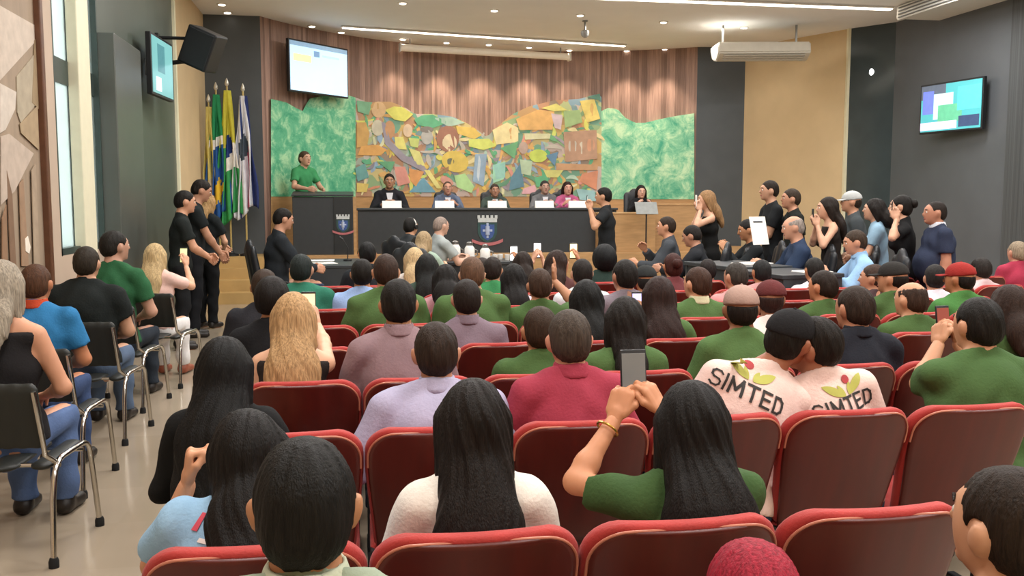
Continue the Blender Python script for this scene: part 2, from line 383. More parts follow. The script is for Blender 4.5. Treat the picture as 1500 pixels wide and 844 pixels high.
    def strands(X, Y, Z):
        x = X - Hc[0]; yy = Y - Hc[1]; th = np.arctan2(x, -yy); zz = Z - Hc[2]
        w = th * 1.0 + .35 * np.sin(9 * zz + ph[0]); m = np.minimum(np.sqrt(x * x + yy * yy) / .05, 1)
        return fr * .0013 * m * (np.sin(17 * w + ph[1] + 6 * zz) + .9 * np.sin(39 * w + ph[2] - 11 * zz) + .9 * np.sin(7 * w + 24 * zz + ph[3]))
    ears = [ell(HP(q * .085, .004, -.016), V(.032, .030, .040) * hsz, Rh) for q in (-1, 1)]
    nape = (HP(0, -.06, -.076), Rh @ unit(V(0, .25, -1.)))
    if hk in ('short', 'bald', 'capped', 'afro', 'buzz'):
        r = {'short': 1.0, 'bald': .95, 'capped': .96, 'afro': 1.28, 'buzz': .95}[hk]
        pr = [ell(HP(0, -.014, .016), V(.0815, .104, .101) * hsz * r, Rh), ell(HP(0, -.058, -.030), V(.063, .049, .054) * hsz * min(r, 1.05), Rh)]
        cuts = [cutf, nape]; subs = ears if hk != 'afro' else []
        if hk == 'bald': subs = ears + [ell(HP(0, .02, .115), V(.075, .125, .080) * hsz, Rh)]
        if hk == 'capped': cuts.append((HP(0, 0, .02), Rh @ V(0, 0, 1.)))
        if hk == 'buzz': fr = .3
    elif hk == 'long':
        Ln = hair[2]; wd = hair[3] if len(hair) > 3 else .10
        bk = lambda t, o=0: HP(0, -.06, -.05) * (1 - t) + (HP(0, -.06, -.05) * V(1, 0, 0) + V(0, 0, 1.) * (HP(0, 0, -.05)[2] - Ln) + V(0, 1, 0) * ((P + a * max(0, (HP(0, 0, -.05)[2] - Ln - P[2]) / a[2]))[1] - (.122 * b + .04) * s)) * t
        p0, p1, p2 = bk(0), bk(.5), bk(1); p1 = p1 + V(0, -.012, 0)
        pr = [ell(HP(0, -.018, .012), V(.088, .108, .112) * hsz, Rh), cap(p0, p1, .088 * hsz, wd, V(0, 1., 0), .62), cap(p1, p2, wd, wd * (hair[4] if len(hair) > 4 else .8), V(0, 1., 0), .42)]
        for q in (-1, 1): pr.append(cap(HP(q * .070, -.01, .01), HP(q * .080, -.03, -.14), .030 * hsz, .028 * hsz))
        cuts = [(HP(0, .060, .03), Rh @ unit(V(0, .86, -.5)))]; fr = 1.3
    elif hk in ('bun', 'pony'):
        pr = [ell(HP(0, -.016, .016), V(.083, .104, .104) * hsz, Rh), ell(HP(0, -.055, -.035), V(.069, .052, .062) * hsz, Rh)]; cuts = [cutf]; subs = ears
        P2, F2 = field_mesh(pr, hz, .03, cuts, subs, strands); hb = link('hair', np_mesh(P2, F2), hairmat(hc), root)
        if hk == 'bun': pp = [ell(HP(0, -.125, .03), V(.045, .04, .045) * hsz, Rh)]
        else: pp = [cap(HP(0, -.10, .02), HP(0, -.135, -.08), .028, .042), cap(HP(0, -.135, -.08), HP(0, -.12, -.08 - hair[2]), .042, .02)]
        P3, F3 = field_mesh(pp, hz, .03, (), (), strands); link('bun' if hk == 'bun' else 'ponytail', np_mesh(P3, F3), hairmat(hc), hb); pr = None
    if pr:
        P2, F2 = field_mesh(pr, hz, .035, cuts, subs, strands); link('hair', np_mesh(P2, F2), hairmat(hc), root)
    if accessory and accessory[0] == 'cap':
        rz = Rh @ rotm(math.radians(accessory[2] if len(accessory) > 2 else 0)); CPt = lambda *p: Hc + rz @ (V(*p) * hsz)
        P4, F4 = field_mesh([ell(CPt(0, -.012, .032), V(.0875, .110, .089) * hsz, rz)], hz, .02, [(CPt(0, 0, .018), rz @ unit(V(0, -.12, -1.)))])
        cp = link('cap', np_mesh(P4, F4), fabric(accessory[1]), root)
        m = MB(); vs = []
        for t in np.linspace(-1, 1, 13):
            an_ = t * 1.05; vs.append((t, CPt(.086 * math.sin(an_), .086 * math.cos(an_), .026), CPt(.086 * math.sin(an_) * .95, .086 * math.cos(an_) + .085 * (1 - t * t) ** .5, .012)))
        up_ = Vector(rz @ V(0, 0, 1.)) * .005
        for (t0, i0, o0), (t1, i1, o1) in zip(vs, vs[1:]):
            m.prism([Vector(i0), Vector(i1), Vector(o1), Vector(o0)] if abs(t0) < 1 and abs(t1) < 1 else ([Vector(i0), Vector(i1), Vector(o1)] if abs(t0) >= 1 else [Vector(i0), Vector(i1), Vector(o0)]), up_)
        bmesh.ops.remove_doubles(m.bm, verts=m.bm.verts[:], dist=.0006)
        m.build('visor', fabric(accessory[1]), cp)
        m = MB(); m.lathe(Vector(CPt(0, -.012, .120)), [(.002, -.003), (.008, -.001), (.006, .004), (.001, .006)], 8, Vector(rz @ V(0, 0, 1.))); m.build('button', fabric(accessory[1]), cp, True)
    if accessory and accessory[0] == 'headphones':
        m = MB(); m.tube([Vector(HP(.092 * math.cos(t), -.01, .1 * math.sin(t) + .005)) for t in np.linspace(-.1, math.pi + .1, 14)], .008, 8); hb = m.build('headphones', WHITEP, root, True)
        for q in (-1, 1): m = MB(); m.lathe(Vector(HP(q * .088, -.005, -.012)), [(.03, -.012), (.034, 0), (.03, .012)], 14, Vector(Rh @ V(1., 0, 0))); m.build('ear_cup', BLACK, hb, True)
    info = dict(root=root, shirt=sh, SP=SPv, SF=SF, P=P, N=N, a=a, fw=fw, rt=rt, s=s, Hc=Hc, HP=HP, arms=arms, hands=hw)
    return info
def local(pt, x, y, z0, rot):
    d = Vector(pt) - Vector((x, y, z0)); c, s_ = math.cos(-rot), math.sin(-rot)
    return V(c * d.x - s_ * d.y, s_ * d.x + c * d.y, d.z)
def phone(pt, rz, label, tilt=0.0, screen='e8eef2', glow=1.0, size=(.072, .148), roll=0, case=BLACK):
    """phone with its screen towards its own -y"""
    o = empty('smartphone', pt, 0, label, 'phone', 'phones held up'); o.rotation_euler = (tilt, roll, rz)
    MB().box((0, 0, 0), (size[0], .009, size[1]), .0035).build('case', case, o, True)
    MB().box((0, -.0050, 0), (size[0] * .90, .0012, size[1] * .86), .0004).build('screen', mat('screen_%s_%s' % (screen, glow), screen, .15, emit=glow, var=.05), o)
    for k in (-1, 1): MB().lathe((-size[0] * .28, .0048, size[1] * .36 + k * .008 - .008), [(.006, 0), (.006, .002), (.004, .0025)], 10, Vector((0, 1, 0))).build('camera_lens', BLACK, o)
    return o

def held(i, two=True, side=1, fwd=.012, up=.105):
    """place between (or in) the holding hands"""
    pts = [W + d * up * i['s'] - (0 if two else 1) * n * .026 for (hk, W, T, d, n, q) in i['hands'] if two or q == side]
    c = sum(pts) / len(pts) + V(0, fwd if two else 0, 0); r = i['root'].rotation_euler.z; L = i['root'].location
    return Vector((L.x + c[0] * math.cos(r) - c[1] * math.sin(r), L.y + c[0] * math.sin(r) + c[1] * math.cos(r), L.z + c[2]))

# ------------------------------------------------------------------ the hall
WALLDARK = mat('dark_wall', '4d5255', .42, var=.08, scale=2.5)
WALLGREEN = mat('dark_green_wall', '4a5249', .38, var=.08, scale=2)
CREAM = mat('cream_wall', 'cdb48c', .7, var=.05, scale=2)
BEIGE = mat('beige_wall', 'b39f8c', .7, var=.05, scale=2)
CEILM = mat('ceiling_paint', 'f2f2f2', .8, var=.02, scale=2)
PINE = mat('light_wood', 'b08a5e', .4, var=.14, scale=3, stretch=(1, 1, 8))
LAMPON = mat('lamp_on', 'fff4e2', .3, var=0, emit=7)

def floor_mat():
    m = mat('floor_tile', 'ad9f8c', .16, var=.05, scale=3, spec=.4); nt = m.node_tree; b = nt.nodes['Principled BSDF']
    br = nt.nodes.new('ShaderNodeTexBrick'); tc = nt.nodes.new('ShaderNodeTexCoord'); nt.links.new(tc.outputs['Object'], br.inputs['Vector'])
    br.offset = 0; br.inputs['Scale'].default_value = 1; br.inputs['Brick Width'].default_value = .6; br.inputs['Row Height'].default_value = .6
    br.inputs['Mortar Size'].default_value = .0035; br.inputs['Color1'].default_value = lin('ad9f8c'); br.inputs['Color2'].default_value = lin('a69884'); br.inputs['Mortar'].default_value = lin('a89a86')
    mx = nt.nodes.new('ShaderNodeMix'); mx.data_type = 'RGBA'; mx.blend_type = 'MULTIPLY'; mx.inputs[0].default_value = .25
    old = b.inputs['Base Color'].links[0].from_socket; nt.links.new(br.outputs['Color'], mx.inputs[6]); nt.links.new(old, mx.inputs[7]); nt.links.new(mx.outputs[2], b.inputs['Base Color']); return m
struct(MB().box((3.6, 8.5, -.1), (14, 24, .2)).build('floor', floor_mat()))
struct(MB().box((3.6, 8.5, CEIL + .1), (14, 24, .2)).build('ceiling', CEILM))
def wall_seg(m, p0, p1, z0, z1, th=.2):
    p0, p1 = Vector((*p0, 0)), Vector((*p1, 0)); d = (p1 - p0).normalized(); n = Vector((d.y, -d.x, 0)) * -th   # outward for a clockwise run
    m.prism([p0 + Vector((0, 0, z0)), p1 + Vector((0, 0, z0)), p1 + Vector((0, 0, z1)), p0 + Vector((0, 0, z1))], n)
# left side, clockwise seen from above
m = MB(); wall_seg(m, (XL, -3), (XL, 8.5), 0, CEIL); struct(m.build('wall_left_front', BEIGE))
m = MB(); wall_seg(m, (XL, 8.5), (XL, 9.95), 0, 1.15); struct(m.build('wall_left_sill', BEIGE))
m = MB(); wall_seg(m, (XL, 9.95), (XL, 14.0), 0, CEIL); struct(m.build('wall_left_dark', WALLGREEN))
m = MB(); wall_seg(m, (XL, 14.0), (XL, 16.76), 0, CEIL); struct(m.build('wall_left_cream', CREAM))
m = MB(); wall_seg(m, (XL, 16.76), (-1.556, 16.76), 0, CEIL); struct(m.build('wall_back_dark_left', WALLDARK))
m = MB(); wall_seg(m, (7.055, 18.527), (8.05, 18.4), 0, CEIL); struct(m.build('wall_back_dark_right', WALLDARK))
m = MB(); wall_seg(m, (8.05, 18.4), (9.1, 16.1), 0, CEIL); struct(m.build('wall_right_cream', CREAM))
m = MB(); wall_seg(m, (9.1, 16.1), (9.57, 15.4), 0, CEIL); struct(m.build('wall_right_pillar', mat('dark_glass_panel', '3c4547', .12, var=.1, scale=3)))
m = MB(); wall_seg(m, (9.57, 15.4), (9.9, -3), 0, CEIL); struct(m.build('wall_right', mat('dark_grey_wall', '585c60', .4, var=.06, scale=2)))
m = MB(); wall_seg(m, (9.9, -3), (XL, -3), 0, CEIL); struct(m.build('wall_front', CREAM))
m = MB().box((XL + .05, 10.52, 1.65), (.22, 1.16, 3.3), .01); struct(m.build('trim_1', mat('dark_cladding', '50544f', .3, var=.06, scale=3)))
m = MB().box((XL + .012, 13.97, 2.4), (.05, .09, 4.8)); struct(m.build('trim_2', mat('pale_strip', 'e6e0c0', .5, var=.03)))
# vertical edge strips on the right
m = MB().box((9.09, 16.13, 2.4), (.07, .07, 4.8)); struct(m.build('trim_3', mat('pale_strip', 'e6e0c0')))
# window on the left wall
w = empty('window_1', (XL, 9.2, 1.15)); struct(w)
fr = mat('window_frame', '33403c', .4)
MB().box((-.05, -.68, 1.82), (.10, .03, 3.65)).box((-.06, -.10, 1.82), (.03, .05, 3.65)).box((-.06, .30, 1.82), (.03, .05, 3.65)).box((-.05, .73, 1.82), (.10, .03, 3.65)).box((-.06, .03, 1.62), (.03, 1.4, .22)).box((-.05, .03, .03), (.10, 1.45, .06)).build('window_frame', fr, w)
MB().box((-.062, .03, 1.82), (.012, 1.38, 3.6)).build('window_pane', mat('frosted_pane', 'e8f4ee', .3, var=0, trans=.85), w)
struct(MB().box((XL + .0, 9.26, 2.4), (.10, .38, 4.8), .01).build('trim_4', mat('cream_post', 'd8d2b6', .5, var=.03)))
# curved timber wall
def wood_mat():
    m = mat('timber_slats', '8f6a52', .45, var=0, spec=.3); nt = m.node_tree; b = nt.nodes['Principled BSDF']
    uv = nt.nodes.new('ShaderNodeUVMap'); sp = nt.nodes.new('ShaderNodeSeparateXYZ'); nt.links.new(uv.outputs[0], sp.inputs[0])
    mul = nt.nodes.new('ShaderNodeMath'); mul.operation = 'MULTIPLY'; mul.inputs[1].default_value = 17; nt.links.new(sp.outputs[0], mul.inputs[0])
    fl = nt.nodes.new('ShaderNodeMath'); fl.operation = 'FLOOR'; nt.links.new(mul.outputs[0], fl.inputs[0])
    wn = nt.nodes.new('ShaderNodeTexWhiteNoise'); wn.noise_dimensions = '1D'; nt.links.new(fl.outputs[0], wn.inputs['W'])
    r = nt.nodes.new('ShaderNodeValToRGB'); nt.links.new(wn.outputs['Value'], r.inputs[0])
    r.color_ramp.elements[0].color = lin('7d6357'); r.color_ramp.elements[1].color = lin('ab8b7c')
    mp = nt.nodes.new('ShaderNodeMapping'); mp.inputs['Scale'].default_value = (30, 1.2, 1); nt.links.new(uv.outputs[0], mp.inputs[0])
    n = nt.nodes.new('ShaderNodeTexNoise'); n.inputs['Scale'].default_value = 2; n.inputs['Detail'].default_value = 6; nt.links.new(mp.outputs[0], n.inputs['Vector'])
    mx = nt.nodes.new('ShaderNodeMix'); mx.data_type = 'RGBA'; mx.blend_type = 'OVERLAY'; mx.inputs[0].default_value = .5
    nt.links.new(r.outputs[0], mx.inputs[6]); nt.links.new(n.outputs['Fac'], mx.inputs[7]); nt.links.new(mx.outputs[2], b.inputs['Base Color'])
    fr_ = nt.nodes.new('ShaderNodeMath'); fr_.operation = 'FRACT'; nt.links.new(mul.outputs[0], fr_.inputs[0])
    pp = nt.nodes.new('ShaderNodeMath'); pp.operation = 'PINGPONG'; pp.inputs[1].default_value = .5; nt.links.new(fr_.outputs[0], pp.inputs[0])
    cl = nt.nodes.new('ShaderNodeMath'); cl.operation = 'MINIMUM'; cl.inputs[1].default_value = .12; nt.links.new(pp.outputs[0], cl.inputs[0])
    bp = nt.nodes.new('ShaderNodeBump'); bp.inputs['Distance'].default_value = .05; bp.inputs['Strength'].default_value = .6; nt.links.new(cl.outputs[0], bp.inputs['Height']); nt.links.new(bp.outputs[0], b.inputs['Normal'])
    return m
A0, A1, NA = math.radians(147.7), math.radians(55.5), 72
vs, fs, uvs = [], [], []
for i in range(NA + 1):
    t = A0 + (A1 - A0) * i / NA
    for (r, z) in ((APR, 0), (APR, CEIL), (APR + .2, CEIL), (APR + .2, 0)): vs.append((APX + r * math.cos(t), APY + r * math.sin(t), z))
for i in range(NA):
    for j in range(4):
        a, b = i * 4 + j, i * 4 + (j + 1) % 4; fs.append((a, b, b + 4, a + 4))
fs += [(0, 3, 2, 1), (NA * 4, NA * 4 + 1, NA * 4 + 2, NA * 4 + 3)]
me = mesh(vs, fs); uvl = me.uv_layers.new(name='UVMap')
for lp in me.loops:
    i = lp.vertex_index // 4; uvl.data[lp.index].uv = ((A0 - A1) * APR * i / NA, vs[lp.vertex_index][2])
struct(link('wall_back', me, wood_mat(), None, False))

# stage platform inside the apse, with its steps
STZ = .70; SY = 15.95
pts = [(-1.50, SY), (8.3, SY), (8.0, 17.9)]
for i in range(25):
    t = math.radians(55.9 + (147.0 - 55.9) * i / 24); pts.append((APX + 6.06 * math.cos(t), APY + 6.06 * math.sin(t)))
m = MB().prism([(p[0], p[1], 0) for p in pts], (0, 0, STZ)); struct(m.build('floor_stage', PINE))
m = MB()
for i in range(3): m.box((-1.97, 15.05 + .15 * i + .45, .0875 + .175 * i), (.94, .9 - .30 * i + .1, .175))
m.box((-1.97, 16.25, .35), (.94, 1.0, .70)); struct(m.build('floor_steps', mat('step_wood', 'b2935f', .45, var=.12, scale=3, stretch=(1, 6, 1))))

# ceiling fittings
def on_ceil(px, py, dz=0): return atz(px, py, CEIL - dz)
def strip(label, p, q, wdt, name='linear_ceiling_light', hgt=.03):
    p, q = Vector(p), Vector(q); c = (p + q) / 2; d = q - p; L = d.length; rz = math.atan2(d.y, d.x)
    o = empty(name, c, rz, label, 'light')
    MB().box((0, 0, hgt / 2 + .005), (L + .06, wdt + .04, hgt)).build('housing', WHITEP, o)
    MB().box((0, 0, -.002), (L, wdt, .014)).build('diffuser', LAMPON, o); return o, L, rz
strip('long thin glowing light line across the ceiling before the timber wall', on_ceil(502, 41, .04), on_ceil(915, 68, .04), .07)
strip('wide bright light line along the ceiling step nearest the top of the hall', (-1.5, 14.25, CEIL - .04), (8.75, 14.25, CEIL - .04), .10)
o = empty('roller_screen', onwall(711, 76, APR - .42), 0, 'white horizontal roller screen case hung below the ceiling on the timber wall', 'projection screen')
a_, b_ = onwall(586, 69, APR - .42), onwall(834, 84, APR - .42); d_ = b_ - a_; o.rotation_euler = (0, 0, math.atan2(d_.y, d_.x)); o.location = (a_ + b_) / 2; LW = d_.to_2d().length
MB().tube([(-LW / 2, 0, 0), (LW / 2, 0, 0)], .07, 16).build('case', mat('screen_case', 'f3ede2', .35, var=.02), o, True)
for q in (-1, 1):
    MB().box((q * LW / 2, 0, 0), (.03, .16, .17), .01).build('end_cap', WHITEP, o); MB().box((q * (LW / 2 - .2), 0, .2), (.02, .02, .32)).build('hanger', STEEL, o)
DOWN = [(333, 18), (395, 40), (457, 38), (500, 47), (590, 4), (724, 15), (850, 22), (972, 32), (1090, 40), (325, 6)]
WASH = [(590, 57), (654, 62), (716, 65), (775, 69), (834, 73), (918, 74), (974, 72)]
def downlight(px, py, label):
    p = on_ceil(px, py); o = empty('downlight', (p.x, p.y, CEIL), 0, label, 'light', 'round downlights in the ceiling')
    MB().lathe((0, 0, 0), [(.085, 0), (.085, -.012), (.06, -.014)], 20).build('rim', WHITEP, o, True)
    MB().lathe((0, 0, -.012), [(.058, 0), (.05, -.010), (.02, -.014)], 16).build('bulb', LAMPON, o, True)
    return p
names1 = ['above the hanging black loudspeaker', 'at the corner of the dark panel beside the screen', 'above the wall screen', 'at the start of the long light line', 'cut by the top edge of the photo', 'near the top middle of the ceiling', 'beside the small ceiling camera', 'between the ceiling camera and the air conditioner', 'nearest the white air conditioner', 'above the one over the loudspeaker']
for (px, py), nm in zip(DOWN, names1):
    downlight(px, py, 'small glowing downlight ' + nm)
ords = ['first', 'second', 'third', 'fourth', 'fifth', 'sixth', 'seventh', 'eighth', 'ninth', 'tenth', 'eleventh', 'twelfth', 'thirteenth', 'fourteenth']
for i, (px, py) in enumerate(WASH):
    p = downlight(px, py, 'small round downlight grazing the timber wall, %s from the wall screen' % ords[i])
    v = Vector((p.x - APX, p.y - APY, 0)).normalized(); q = Vector((APX, APY, 0)) + v * (APR - .40)
    spot_light('wash_lamp', (q.x, q.y, CEIL - .06), WASH_POWER, 75)
for x, y in HALL_LAMPS: area_light('hall_lamp', (x, y, CEIL - .03), 1.2, .6, HALL_POWER)
for x in (.6, 2.6, 4.6, 6.4): area_light('stage_lamp', (x, 16.2, CEIL - .06), .5, .5, STAGE_POWER * 2)
o = empty('ceiling_camera', on_ceil(857, 30), 0, 'small grey dome camera on a stem under the ceiling', 'camera')
MB().lathe((0, 0, 0), [(.05, 0), (.05, -.02), (.018, -.03), (.018, -.16), (.06, -.18)], 14).build('stem', STEEL, o, True)
MB().lathe((0, 0, -.18), [(.07, 0), (.075, -.04), (.06, -.09), (.02, -.12)], 16).build('dome', mat('grey_dome', '9a9a98', .2, var=0), o, True)
# bulkhead and grille at the right
struct(MB().box((9.32, 8.0, CEIL - .10), (1.0, 12.4, .20), .01).build('trim_5', mat('bulkhead_white', 'e2e0da', .6, var=.02)))
o = empty('air_grille', (8.86, 12.9, CEIL - .13), 0, 'long white slotted air grille in the bulkhead beside the grey wall', 'vent')
m = MB().box((-.06, 0, 0), (.05, 2.4, .22), .004); m.build('frame', WHITEP, o)
m = MB()
for k in range(4): m.box((-.095, 0, -.075 + .05 * k), (.02, 2.3, .015))
m.build('slats', mat('grille_dark', '6a6a68', .5, var=0), o)
# ceiling air conditioner
p = at(1113, 76, 16.7); o = empty('air_conditioner', p, math.radians(-12), 'white ceiling-hung air conditioner above the cream wall', 'air conditioner'); o.scale = (1.1, 1.2, 1.2)
m = MB(); prof = [(-.30, .10), (.34, .13), (.38, .06), (.20, -.10), (-.12, -.16), (-.34, -.06)]
m.prism([(-.74, y, z) for y, z in prof], (1.48, 0, 0)); bmesh.ops.bevel(m.bm, geom=m.bm.edges[:], offset=.02, segments=2, affect='EDGES'); m.build('body', mat('ac_white', 'cfcbc0', .4, var=.03), o, True)
m = MB()
for k in range(3): m.box((0, -.30 + .05 * k, -.10 - .022 * k), (1.3, .03, .012), 0, Matrix.Rotation(-.45, 3, 'X'))
m.build('louvre', mat('ac_louvre', 'b9b5aa', .4, var=0), o); 
for q in (-1, 1): MB().box((q * .6, .05, (CEIL - p.z) / 2.4 + .04), (.03, .03, (CEIL - p.z) / 1.2 - .06)).build('hanger', STEEL, o)

# large relief mural on the curved wall
def relief_mat(key, c1, c2, c3, sc):
    m = mat(key, c1, .6, var=0); nt = m.node_tree; b = nt.nodes['Principled BSDF']; tc = nt.nodes.new('ShaderNodeTexCoord')
    n = nt.nodes.new('ShaderNodeTexNoise'); n.inputs['Scale'].default_value = sc; n.inputs['Detail'].default_value = 7; n.inputs['Distortion'].default_value = .5; n.inputs['Roughness'].default_value = .72
    nt.links.new(tc.outputs['Object'], n.inputs['Vector']); r = nt.nodes.new('ShaderNodeValToRGB'); nt.links.new(n.outputs['Fac'], r.inputs[0])
    r.color_ramp.elements[0].position = .36; r.color_ramp.elements[1].position = .62; r.color_ramp.elements[0].color = lin(c1); r.color_ramp.elements[1].color = lin(c3)
    e = r.color_ramp.elements.new(.50); e.color = lin(c2); nt.links.new(r.outputs[0], b.inputs['Base Color'])
    bp = nt.nodes.new('ShaderNodeBump'); bp.inputs['Strength'].default_value = .35; bp.inputs['Distance'].default_value = .03; nt.links.new(n.outputs['Fac'], bp.inputs['Height']); nt.links.new(bp.outputs[0], b.inputs['Normal']); return m
def mural_mat():
    m = mat('mural_mosaic', 'c09a50', .6, var=0); nt = m.node_tree; b = nt.nodes['Principled BSDF']; tc = nt.nodes.new('ShaderNodeTexCoord')
    v = nt.nodes.new('ShaderNodeTexVoronoi'); v.inputs['Scale'].default_value = 5.5; n = nt.nodes.new('ShaderNodeTexNoise'); n.inputs['Scale'].default_value = 1.6; n.inputs['Distortion'].default_value = 1.0
    ad = nt.nodes.new('ShaderNodeMix'); ad.data_type = 'VECTOR'; ad.inputs[0].default_value = .35; nt.links.new(tc.outputs['Object'], ad.inputs[4]); nt.links.new(n.outputs['Color'], ad.inputs[5]); nt.links.new(tc.outputs['Object'], n.inputs['Vector'])
    nt.links.new(ad.outputs[1], v.inputs['Vector']); sp = nt.nodes.new('ShaderNodeSeparateColor'); nt.links.new(v.outputs['Color'], sp.inputs[0])
    r = nt.nodes.new('ShaderNodeValToRGB'); r.color_ramp.interpolation = 'CONSTANT'; cols = ['b09066', '86a078', 'bfb07a', '8f8070', '6f9a84', 'c0a468', '9ca494', 'ab8468', 'a8b284', '7f9aa8', 'b8a8a0']
    while len(r.color_ramp.elements) < len(cols): r.color_ramp.elements.new(.5)
    for i, c in enumerate(cols): r.color_ramp.elements[i].position = i / len(cols); r.color_ramp.elements[i].color = lin(c)
    nt.links.new(sp.outputs[0], r.inputs[0]); nt.links.new(r.outputs[0], b.inputs['Base Color']); return m
def wall_panel(top, ybot, rr, th):
    m = MB(); xs = [p[0] for p in top]; n = max(int((xs[-1] - xs[0]) / 5), 4); cols = []
    for i in range(n + 1):
        x = xs[0] + (xs[-1] - xs[0]) * i / n; k = max(j for j in range(len(top)) if top[j][0] <= x + 1e-6); k = min(k, len(top) - 2)
        (xa, ya), (xb, yb) = top[k], top[k + 1]; y = ya + (yb - ya) * (x - xa) / max(xb - xa, 1e-6); cols.append((x, y))
    for (xa, ya), (xb, yb) in zip(cols, cols[1:]):
        q = []
        for r in (rr, rr + th): q.append([m.bm.verts.new(onwall(*p, r)) for p in ((xa, ya), (xb, yb), (xb, ybot), (xa, ybot))])
        a, b = q; m.bm.faces.new(a); m.bm.faces.new(b[::-1])
        for k in (0, 2): m.bm.faces.new((a[k], b[k], b[(k + 1) % 4], a[(k + 1) % 4]))
    bmesh.ops.remove_doubles(m.bm, verts=m.bm.verts[:], dist=.0005); return m
mural = empty('mural', onwall(700, 285, APR - .05), 0, 'wide colourful relief mural with green ends on the timber wall behind the stage', 'mural')
iv = lambda o: setattr(o, 'location', -mural.location)
o = wall_panel([(397, 145), (420, 150), (433, 158), (444, 163), (452, 145), (470, 141), (508, 139), (521, 143)], 288, APR - .05, .05).build('green_relief', relief_mat('green_relief_a', '3f9a74', '66b48a', 'a8d6a8', 3.6), mural); iv(o); o['label'] = 'green relief end beside the speaker'
o = wall_panel([(881, 163), (890, 158), (905, 160), (915, 172), (930, 180), (945, 180), (965, 175), (990, 170), (1017, 166)], 292, APR - .05, .05).build('green_relief', relief_mat('green_relief_b', '3f9a7c', '82c09a', 'bcdcb4', 3.0), mural); iv(o); o['label'] = 'green relief end beside the dark pillar'
o = wall_panel([(521, 143), (540, 150), (553, 149), (572, 149), (593, 157), (607, 167), (633, 167), (663, 171), (681, 179), (695, 187), (705, 195), (713, 201), (724, 190), (737, 178), (753, 166), (775, 156), (812, 147), (849, 145), (873, 138), (881, 142)], 288, APR - .055, .055).build('painted_ground', mural_mat(), mural); iv(o)
PATCH = []
def pc(ox, oy, pts, c): PATCH.append(([(ox + x / 3.75, oy + y / 3.75) for x, y in pts], c))
def pe(ox, oy, x, y, rx, ry, c, rot=0): pc(ox, oy, [(x + rx * math.cos(t) * math.cos(rot) - ry * math.sin(t) * math.sin(rot), y + rx * math.cos(t) * math.sin(rot) + ry * math.sin(t) * math.cos(rot)) for t in [2 * math.pi * k / 18 for k in range(18)]], c)
a = (380, 30)
pc(*a, [(535, 440), (620, 450), (600, 520), (540, 500)], '5f9a70'); pc(*a, [(535, 560), (585, 560), (605, 620), (592, 690), (535, 700)], 'c98a3a'); pc(*a, [(690, 492), (740, 472), (790, 478), (845, 515), (800, 555), (740, 545)], 'd8cf4a'); pc(*a, [(850, 545), (890, 522), (950, 517), (1040, 560), (950, 592), (870, 575)], '3f9a6a')
pc(*a, [(955, 535), (1060, 532), (1128, 562), (1040, 585)], '9ab8a8'); pe(*a, 655, 490, 40, 45, 'cf9a68'); pe(*a, 640, 470, 30, 18, 'b97f40'); pc(*a, [(1080, 580), (1180, 590), (1222, 630), (1180, 652), (1090, 622)], 'e0b040')
pe(*a, 1035, 650, 62, 72, '8e4a38'); pe(*a, 1045, 672, 40, 48, 'e2c49c'); pe(*a, 1030, 664, 7, 5, '3a2a20'); pe(*a, 1060, 664, 7, 5, '3a2a20'); pe(*a, 1046, 700, 14, 4, 'a05048'); pe(*a, 1075, 775, 75, 58, 'd9b13a', .3); pe(*a, 1050, 775, 20, 20, '4a4a38'); pc(*a, [(940, 860), (1040, 800), (1050, 815), (950, 880)], '8a5a30')
pc(*a, [(1150, 652), (1262, 650), (1300, 690), (1230, 712), (1150, 692)], 'c8cf50'); pe(*a, 920, 640, 32, 42, 'a8a0a0'); pe(*a, 920, 600, 36, 18, '6a5a58'); pe(*a, 815, 605, 26, 36, 'd8b090'); pc(*a, [(540, 740), (560, 690), (650, 682), (700, 712), (660, 742)], 'e0913a'); pe(*a, 650, 590, 34, 44, 'c8b8a0'); pe(*a, 715, 600, 30, 50, 'c07a4a')
pc(*a, [(742, 640), (790, 640), (810, 710), (750, 705)], 'e0d060'); pc(*a, [(820, 645), (880, 650), (870, 700), (830, 690)], 'c0c860'); pc(*a, [(670, 560), (690, 560), (720, 660), (800, 740), (900, 800), (890, 825), (780, 770), (690, 680)], '8a7a90'); pc(*a, [(820, 700), (880, 720), (910, 800), (860, 790)], 'd9cf70')
a = (380, 220)
pc(*a, [(820, 232), (900, 150), (970, 232)], '4a86a8'); pc(*a, [(1070, 140), (1130, 128), (1180, 200), (1165, 236), (1085, 202)], '9fcf80'); pc(*a, [(740, 92), (800, 90), (830, 180), (760, 198)], 'd97a70'); pc(*a, [(525, 100), (580, 72), (602, 150), (540, 172)], '4a8a8a'); pc(*a, [(650, 62), (745, 62), (722, 122)], '3f8a5a')
pc(*a, [(820, 100), (905, 118), (860, 200), (830, 170)], 'd8803a'); pc(*a, [(1185, 22), (1250, 22), (1232, 200), (1172, 172)], '7f9ac0'); pc(*a, [(1205, 30), (1225, 30), (1205, 170), (1190, 165)], 'b9c4d8'); pc(*a, [(1282, 82), (1352, 62), (1342, 160), (1284, 182)], '8fd0b0'); pc(*a, [(1380, 152), (1440, 62), (1452, 200), (1372, 222)], '3a6a8a'); pc(*a, [(535, 180), (600, 185), (590, 230), (535, 230)], 'd8b048'); pc(*a, [(905, 110), (935, 110), (1000, 210), (975, 212)], 'e0cf70'); pe(*a, 1030, 170, 40, 22, 'c87a70', .5)
a = (700, 30)
